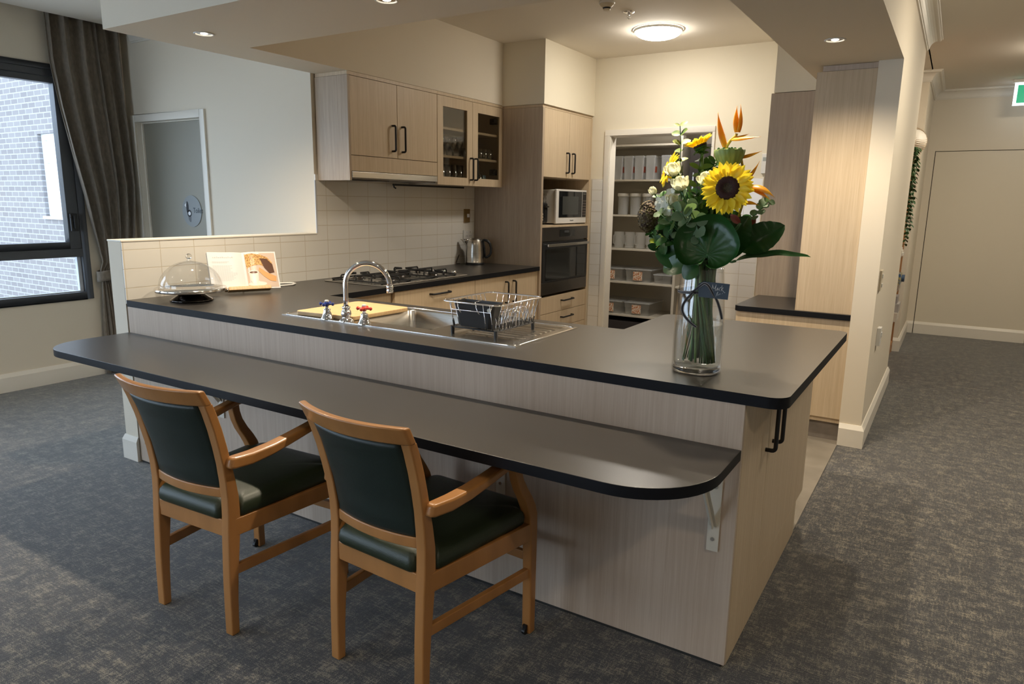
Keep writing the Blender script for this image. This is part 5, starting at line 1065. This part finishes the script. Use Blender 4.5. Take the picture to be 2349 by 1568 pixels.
# foliage sprigs: stalk with leaf pairs
def sprig(label, pts, n, size, mat, w=.75, name='eucalyptus_sprig', seed=1, tip=None, droop=.3):
    pts = [Vector(p) for p in pts]; t = flower(name, label, 'foliage', pts[-1]); rng = random.Random(seed); m = MB(); seg = []
    for i in range(n+1):
        f = i/n*(len(pts)-1); k = min(int(f), len(pts)-2); seg.append((pts[k].lerp(pts[k+1], f-k), (pts[k+1]-pts[k]).normalized()))
    for i, (p, d) in enumerate(seg):
        e = d.orthogonal().normalized(); a = i*1.57+rng.uniform(-.4, .4); e = Matrix.Rotation(a, 3, d) @ e
        for s in (-1, 1):
            L = size*rng.uniform(.8, 1.15)*(1 if i > 0 else .7); dd = e*s+d*-.35+Vector((0, -.25, .1)); blade(m, p, dd, Vector((0, -1, .5))+d*-.3, L, L*w*.55, droop, .15, .9, .55, 6, 4)
    part(t, 'leaves', m, mat, smooth=True); part(t, 'twig', MB().tube([p for p, d in seg], .0016, 6), STEMD); stem(t, pts[-1], .0022, STEMD); return t
sprig('eucalyptus sprig standing highest on the left', [at(1560, 288, .24), at(1562, 330, .24), at(1560, 370, .24), at(1570, 420, .22)], 6, .034, noise_col('eucalyptus_lime', (.07, .13, .03), (.22, .25, .045), (25, 25, 25), 1, .5, 3, .4, .65), .62, seed=2)
sprig('grey green eucalyptus sprig hanging in front of the centre', [at(1602, 548, .09), at(1600, 520, .08), at(1590, 490, .09), at(1575, 470, .12)], 4, .036, LEAFG, 1.0, seed=3)
sprig('grey green eucalyptus sprig below the white roses', [at(1545, 475, .09), at(1565, 490, .08), at(1580, 515, .09), at(1590, 540, .12)], 5, .036, LEAFG, 1.0, seed=4)
sprig('grey green eucalyptus sprig left of the centre', [at(1515, 490, .13), at(1530, 505, .12), at(1550, 525, .12), at(1575, 550, .14)], 5, .032, LEAFG, .9, seed=5)
sprig('grey green eucalyptus sprig at the right edge', [at(1762, 462, .16), at(1750, 475, .16), at(1735, 488, .17), at(1705, 520, .19)], 4, .028, LEAFG, .85, seed=6)
sprig('green leafy sprig low on the left edge', [at(1492, 535, .20), at(1510, 548, .20), at(1530, 562, .19), at(1565, 585, .19)], 5, .034, LEAFM, .7, 'leafy_sprig', 7)
sprig('lime green leafy sprig at the lower left', [at(1496, 560, .18), at(1508, 552, .18), at(1525, 555, .18)], 3, .030, LEAFL, .6, 'leafy_sprig', 8)
sprig('leafy sunflower side shoot below the top sunflower', [at(1608, 352, .25), at(1605, 380, .24), at(1600, 410, .23), at(1598, 450, .23)], 5, .044, P('sunflower_leaf', (.16, .28, .06), .5), .5, 'leafy_sprig', 9)
sprig('leafy shoot right behind the large sunflower', [at(1640, 375, .26), at(1625, 395, .26), at(1612, 420, .25)], 3, .050, LEAFM, .5, 'leafy_sprig', 10)
sprig('dark leafy filler behind the flowers', [at(1585, 450, .27), at(1590, 490, .26), at(1600, 530, .25)], 6, .055, LEAFM, .6, 'leafy_sprig', 11)
sprig('dark leafy filler behind the large sunflower', [at(1650, 470, .27), at(1655, 510, .26), at(1650, 550, .25)], 6, .055, LEAFD, .6, 'leafy_sprig', 12)
sprig('dark leafy filler low on the left', [at(1535, 520, .24), at(1548, 545, .23), at(1565, 570, .22)], 6, .050, LEAFD, .6, 'leafy_sprig', 13)
sprig('dark leaves filling the lower left of the arrangement', [at(1510, 570, .17), at(1530, 545, .16), at(1550, 555, .16), at(1580, 575, .16)], 6, .050, LEAFD, .62, 'leafy_sprig', 14)
sprig('mid green leaves under the small cream rose', [at(1525, 500, .20), at(1540, 520, .19), at(1565, 550, .19)], 6, .044, LEAFM, .6, 'leafy_sprig', 15)
sprig('mid green leaves behind the white blossoms', [at(1515, 450, .24), at(1535, 480, .23), at(1560, 520, .22)], 6, .044, LEAFM, .6, 'leafy_sprig', 16)
sprig('grey green eucalyptus sprig deep in the middle', [at(1560, 440, .18), at(1570, 470, .17), at(1585, 500, .16), at(1600, 530, .17)], 6, .034, LEAFG, .95, seed=17)
sprig('dark leaves deep in the middle of the arrangement', [at(1600, 450, .21), at(1605, 490, .20), at(1608, 530, .19), at(1612, 560, .18)], 7, .050, LEAFD, .6, 'leafy_sprig', 18)
sprig('dark leaves under the hydrangea', [at(1500, 520, .23), at(1515, 545, .23), at(1540, 570, .22)], 5, .046, LEAFD, .62, 'leafy_sprig', 19)
sprig('dark leaves right of the centre under the large sunflower', [at(1700, 500, .23), at(1690, 530, .22), at(1675, 560, .21)], 5, .048, LEAFD, .62, 'leafy_sprig', 20)
sprig('mid green leaves between seed pod and top sunflower', [at(1640, 370, .27), at(1632, 400, .27), at(1625, 440, .26)], 5, .040, LEAFM, .55, 'leafy_sprig', 21)
# vase, water, ribbon, tag
vs_ = thing('glass_vase', 'clear glass vase of cut flowers on the worktop', 'vase', V)
ro = [(0, .001), (.074, .001), (.078, .004), (.0795, .012), (.079, .08), (.0785, .16), (.076, .22), (.071, .28), (.0665, .335), (.0665, .342)]
part(vs_, 'glass_wall', MB().lathe(ro+[(.064, .342), (.064, .335), (.0685, .28), (.0735, .22), (.0755, .16), (.0755, .030), (.070, .020), (0, .018)], tuple(V), 56), CLEAR, smooth=True)
part(vs_, 'water', MB().lathe([(.0, .022), (.070, .024), (.0745, .034), (.0748, .16), (.0, .162)], tuple(V), 48), WATER, smooth=False)
part(vs_, 'thick_base', MB().lathe([(0, .003), (.072, .003), (.0755, .008), (.0755, .016), (.069, .0185), (0, .0175)], tuple(V), 48), P('base_glass', (.93, .95, .94), .03, trans=1, ior=1.3), smooth=True)
RB = noise_col('ribbon', (.008, .009, .014), (.012, .013, .02), (1, 1, 1), 20, .5)
def stitch(m, pts, w, nrm_off):
    pass
rbn = thing('ribbon', 'black ribbon with white stitched edges tied round the vase', 'ribbon', V+Vector((0, 0, .27)))
RP = []
zz = .268
loop = [V+Vector((.0735*math.cos(a), .0735*math.sin(a), zz+.006*math.sin(a*1.0+1.2))) for a in [2*PI*i/40 for i in range(40)]]
knot = V+Vector((-.004, -.0755, .268))
tails = [[knot, at(1588, 672, .125), at(1572, 690, .122), at(1565, 706, .118), at(1569, 722, .116), at(1582, 738, .116), at(1597, 750, .118)],
         [knot, at(1607, 655, .118), at(1616, 650, .116), at(1625, 655, .116), at(1634, 670, .116), at(1645, 690, .117), at(1652, 712, .118), at(1656, 732, .120)]]
def smoothp(pts, k=5):
    out = []; n = len(pts)
    for i in range(n-1):
        p0, p1, p2, p3 = pts[max(0, i-1)], pts[i], pts[i+1], pts[min(n-1, i+2)]
        for j in range(k): t_ = j/k; out.append(.5*((2*p1)+(p2-p0)*t_+(2*p0-5*p1+4*p2-p3)*t_*t_+(3*p1-p0-3*p2+p3)*t_**3))
    return out+[pts[-1]]
m = MB(); m.tube(loop, .0048, 8, closed=True, flat=.22, up=(0, 0, 1)); st2 = MB()
for tl in tails:
    q = smoothp(tl); vd = (CAM-q[0]).normalized(); secs = []
    for i, p in enumerate(q):
        tg = (q[min(i+1, len(q)-1)]-q[max(0, i-1)]).normalized(); sd = tg.cross(vd).normalized()*.0042; nf = vd*.0006
        secs.append([p-sd-nf, p+sd-nf, p+sd+nf, p-sd+nf])
        nxt = q[min(i+1, len(q)-1)]
        for s in (-1, 1):
            for fr_ in (.1, .6):
                c = p.lerp(nxt, fr_)+sd*(.72*s)+nf*1.3
                st2.obox(frame(c, tg, sd), .0015, .0009, .0005)
    m.loft(secs)
m.ball(knot-Vector((0, .002, 0)), .006, 12, (1.3, .8, .8)); part(rbn, 'band', m, RB)
for i in range(90):
    a = 2*PI*i/90
    for s in (-1, 1): st2.obox(frame(V+Vector((.0748*math.cos(a), .0748*math.sin(a), zz+.006*math.sin(a+1.2)+.0034*s)), (-math.sin(a), math.cos(a), 0), (0, 0, 1)), .0020, .0010, .0006)
part(rbn, 'stitching', st2, P('stitch_white', (.62, .60, .58), .6))
T = [at(1600, 657, .121), at(1614, 645, .119), at(1674.5, 651.5, .112), at(1669.5, 687.5, .112), at(1602, 680.5, .121)]
T[0] = at(1602, 650, .120)
gt = thing('gift_tag', 'dark blue card tag with white handwriting tied to the vase', 'tag', T[0])
tv = (CAM-T[2]).normalized(); m = MB(); m.loft([[tuple(p-tv*.0006) for p in T], [tuple(p+tv*.0006) for p in T]]); part(gt, 'card', m, P('card_navy', (.018, .032, .050), .5))
def tg(x, y):
    """Crop pixel on the tag to its surface."""
    px = 1600+x/26.1; py = 640+y/26.1; n_ = (T[2]-T[0]).cross(T[4]-T[0]).normalized(); d = (at(px, py, 1)-CAM); s_ = (T[0]-CAM).dot(n_)/d.dot(n_); p = CAM+d*s_; return p+tv*.0010
INK = P('chalk_ink', (.70, .68, .66), .6); m = MB()
for stq in ([(870, 560), (905, 440), (910, 310), (930, 430), (955, 540), (1000, 570), (1050, 520), (1090, 430), (1120, 320), (1100, 450), (1080, 560), (1070, 700)], [(1225, 510), (1180, 560), (1135, 650), (1150, 680), (1200, 640), (1235, 520), (1240, 600), (1260, 650)], [(1300, 700), (1310, 610), (1340, 540), (1390, 490), (1430, 480)], [(1475, 370), (1465, 500), (1440, 620), (1405, 720)], [(1545, 500), (1500, 570), (1450, 610), (1500, 680), (1570, 760), (1620, 815), (1665, 800)]):
    m.tube([tg(*p) for p in stq], .00055, 6)
for stq in ([(1070, 1030), (1130, 1010), (1150, 880), (1190, 800), (1215, 750), (1225, 800), (1190, 880), (1150, 900)], [(1190, 900), (1185, 970), (1230, 960), (1265, 900)], [(1275, 970), (1290, 920), (1340, 870), (1390, 870), (1350, 920), (1400, 960), (1400, 1010), (1370, 1000)], [(1500, 820), (1480, 920), (1470, 1010)], [(1430, 920), (1520, 905), (1600, 890)], [(1560, 1018), (1575, 1022)]):
    m.tube([tg(*p) for p in stq], .00042, 6)
part(gt, 'handwriting', m, INK)
# hanging plant on the bookcase
hp = thing('trailing_plant', 'trailing green plant hanging down the front of the bookcase', 'plant', (3.22, 5.25, 1.93)); m = MB(); vn = MB(); rng = random.Random(9)
for k in range(8):
    x = 3.275+.03*rng.random(); y = 5.16+.05*k; ln = rng.uniform(.45, .9) if k > 1 else .72; pts = []; n = int(ln/.035)
    for i in range(n+1): pts.append(Vector((x+.012*math.sin(i*.9+k), y+.015*math.sin(i*.7+k*2), 1.96-i*.035)))
    vn.tube([Vector((3.20, y, 1.945))]+pts, .0015, 5)
    for i, p in enumerate(pts):
        for s in (0, 1):
            a = rng.uniform(0, 2*PI); blade(m, p, (math.cos(a)*.8, math.sin(a)*.8, -.4), (math.cos(a), math.sin(a), 1.2), rng.uniform(.035, .055), .012, .5, .2, .9, .7, 4, 2)
part(hp, 'leaves', m, P('plant_green', (.025, .07, .018), .5), smooth=True); part(hp, 'vines', vn, STEMD); part(hp, 'pot', MB().lathe([(0, 0), (.05, 0), (.062, .09), (.055, .09), (.05, .08), (0, .08)], (3.16, 5.28, 1.9308), 20), P('pot_white', (.7, .66, .58), .5), smooth=False)
# ---------------------------------------------------------------- lamps
def downlight(x, y, z, label, watts=46, soft=.028, group='recessed downlights'):
    t = thing('downlight', label, 'ceiling light', (x, y, z-.001), group)
    part(t, 'trim_ring', MB().lathe([(.050, z-.0008), (.049, z-.0035), (.044, z-.005), (.039, z-.0035), (.0385, z-.001)], (x, y, 0), 36), WHITEP, smooth=True)
    part(t, 'reflector', MB().lathe([(.0385, z-.0012), (.030, z-.0006), (.016, z-.0003), (.0155, z-.0003)], (x, y, 0), 36), CHROME, smooth=True)
    part(t, 'bulb', MB().lathe([(.017, z-.0008), (.012, z-.003), (0, z-.004)], (x, y, 0), 20), BULB, smooth=True)
    l = bpy.data.lights.new('downlight_lamp', 'SPOT'); l.energy = watts; l.color = WARM; l.spot_size = math.radians(150); l.spot_blend = 1.0; l.shadow_soft_size = soft
    o = bpy.data.objects.new('downlight_lamp', l); C.objects.link(o); o.parent = t; o.location = (0, 0, -.02); return t
downlight(.369, .308, ZB, 'downlight in the bulkhead above the cake stand')
downlight(1.584, .301, ZB, 'downlight in the bulkhead at the top edge of the photo')
downlight(2.80, .30, ZB, 'downlight in the bulkhead above the flowers')
downlight(3.058, 1.893, ZB, 'downlight in the bulkhead above the passage into the kitchen')
def dome(x, y, z, r, label, mat=None, group=None):
    t = thing('dome_light', label, 'ceiling light', (x, y, z-.001), group)
    part(t, 'base_ring', MB().lathe([(r, z-.0008), (r, z-.012), (r*.955, z-.018), (r*.93, z-.016)], (x, y, 0), 56), WHITEP, smooth=False)
    part(t, 'diffuser', MB().lathe([(r*.935, z-.014)]+[(r*.935*math.cos(a)+.0001, z-.014-r*.30*math.sin(a)) for a in [PI/2*i/12 for i in range(1, 13)]], (x, y, 0), 56), mat or LAMP, smooth=True)
    return t
dome(1.588, 3.33, ZK, .185, 'round glowing dome light on the kitchen ceiling')
dome(4.40, 2.55, ZD, .19, 'round dome light on the corridor ceiling beside the end wall', LAMPC)
dome(4.33, 5.15, ZD, .19, 'round dome light on the corridor ceiling near the exit sign', LAMPC)
dome(1.35, 4.62, 2.449, .12, 'small unseen dome light added to brighten the pantry', LAMPP)  # added out of sight above the door header to brighten the shelves
for i, (x, y) in enumerate(((.9, -1.7), (2.9, -1.9), (4.9, -1.5), (.9, -3.9), (2.9, -4.1), (5.2, -4.0))):  # unseen lamps, added as fill light for the dining side
    downlight(x, y, ZD, 'unseen fill downlight added on the dining room ceiling, '+('near the window behind the chairs', 'behind the middle of the bar', 'right of the camera', 'far back near the window', 'far back in the middle', 'far back on the right')[i], (12, 14, 60, 24, 24, 50)[i], .10, group='added dining room fill lights')
# smoke detector, sprinkler, exit sign
x, y = 1.562, 2.46; t = thing('smoke_detector', 'white smoke detector at the top edge above the kitchen', 'smoke detector', (x, y, ZK-.001))
part(t, 'base', MB().lathe([(.052, ZK-.001), (.052, ZK-.010), (.048, ZK-.014)], (x, y, 0), 32), WHITEP, smooth=True); part(t, 'body', MB().lathe([(.046, ZK-.0145), (.044, ZK-.022), (.028, ZK-.036), (0, ZK-.036)], (x, y, 0), 32), CREAMP, smooth=False)
part(t, 'vent_band', MB().lathe([(.027, ZK-.0365), (.025, ZK-.045), (0, ZK-.045)], (x, y, 0), 32), BLACKP); part(t, 'cap', MB().lathe([(.024, ZK-.0455), (.021, ZK-.054), (0, ZK-.055)], (x, y, 0), 32), CREAMP)
x, y = 1.591, 2.757; t = thing('fire_sprinkler', 'small chrome fire sprinkler on the kitchen ceiling', 'sprinkler', (x, y, ZK-.001))
part(t, 'rose_plate', MB().lathe([(.038, ZK-.001), (.036, ZK-.006), (.014, ZK-.010), (.012, ZK-.004)], (x, y, 0), 28), CHROME, smooth=True); m = MB().cyl((x, y, ZK-.004), (x, y, ZK-.022), .007)
for s in (-1, 1): m.tube([(x+s*.009, y, ZK-.018), (x+s*.014, y, ZK-.032), (x, y, ZK-.044)], .002, 6)
m.cyl((x, y, ZK-.022), (x, y, ZK-.042), .0025); part(t, 'frame', m, CHROME, smooth=True); m = MB()
for k in range(10): a = 2*PI*k/10; m.obox(frame((x+.009*math.cos(a), y+.009*math.sin(a), ZK-.046), (math.cos(a), math.sin(a), 0), (-math.sin(a), math.cos(a), 0)), .014, .004, .0015)
part(t, 'deflector', m, CHROME)
t = thing('exit_sign', 'green lit exit sign with a white frame at the right edge', 'exit sign', (4.27, 6.88, ZD)); part(t, 'mount', MB().box(3.99, 4.56, 6.84, 6.92, ZD-.030, ZD-.001), WHITEP)
part(t, 'frame', MB().box(4.005, 4.545, 6.86, 6.90, 2.463, ZD-.031), P('sign_frame_lit', (.9, .9, .9), .4, emit=(.75, .88, 1), es=.9))
part(t, 'green_face', MB().box(4.032, 4.518, 6.857, 6.8595, 2.484, 2.655), P('exit_green', (.0, .25, .12), .4, emit=(.0, .30, .15), es=.5))
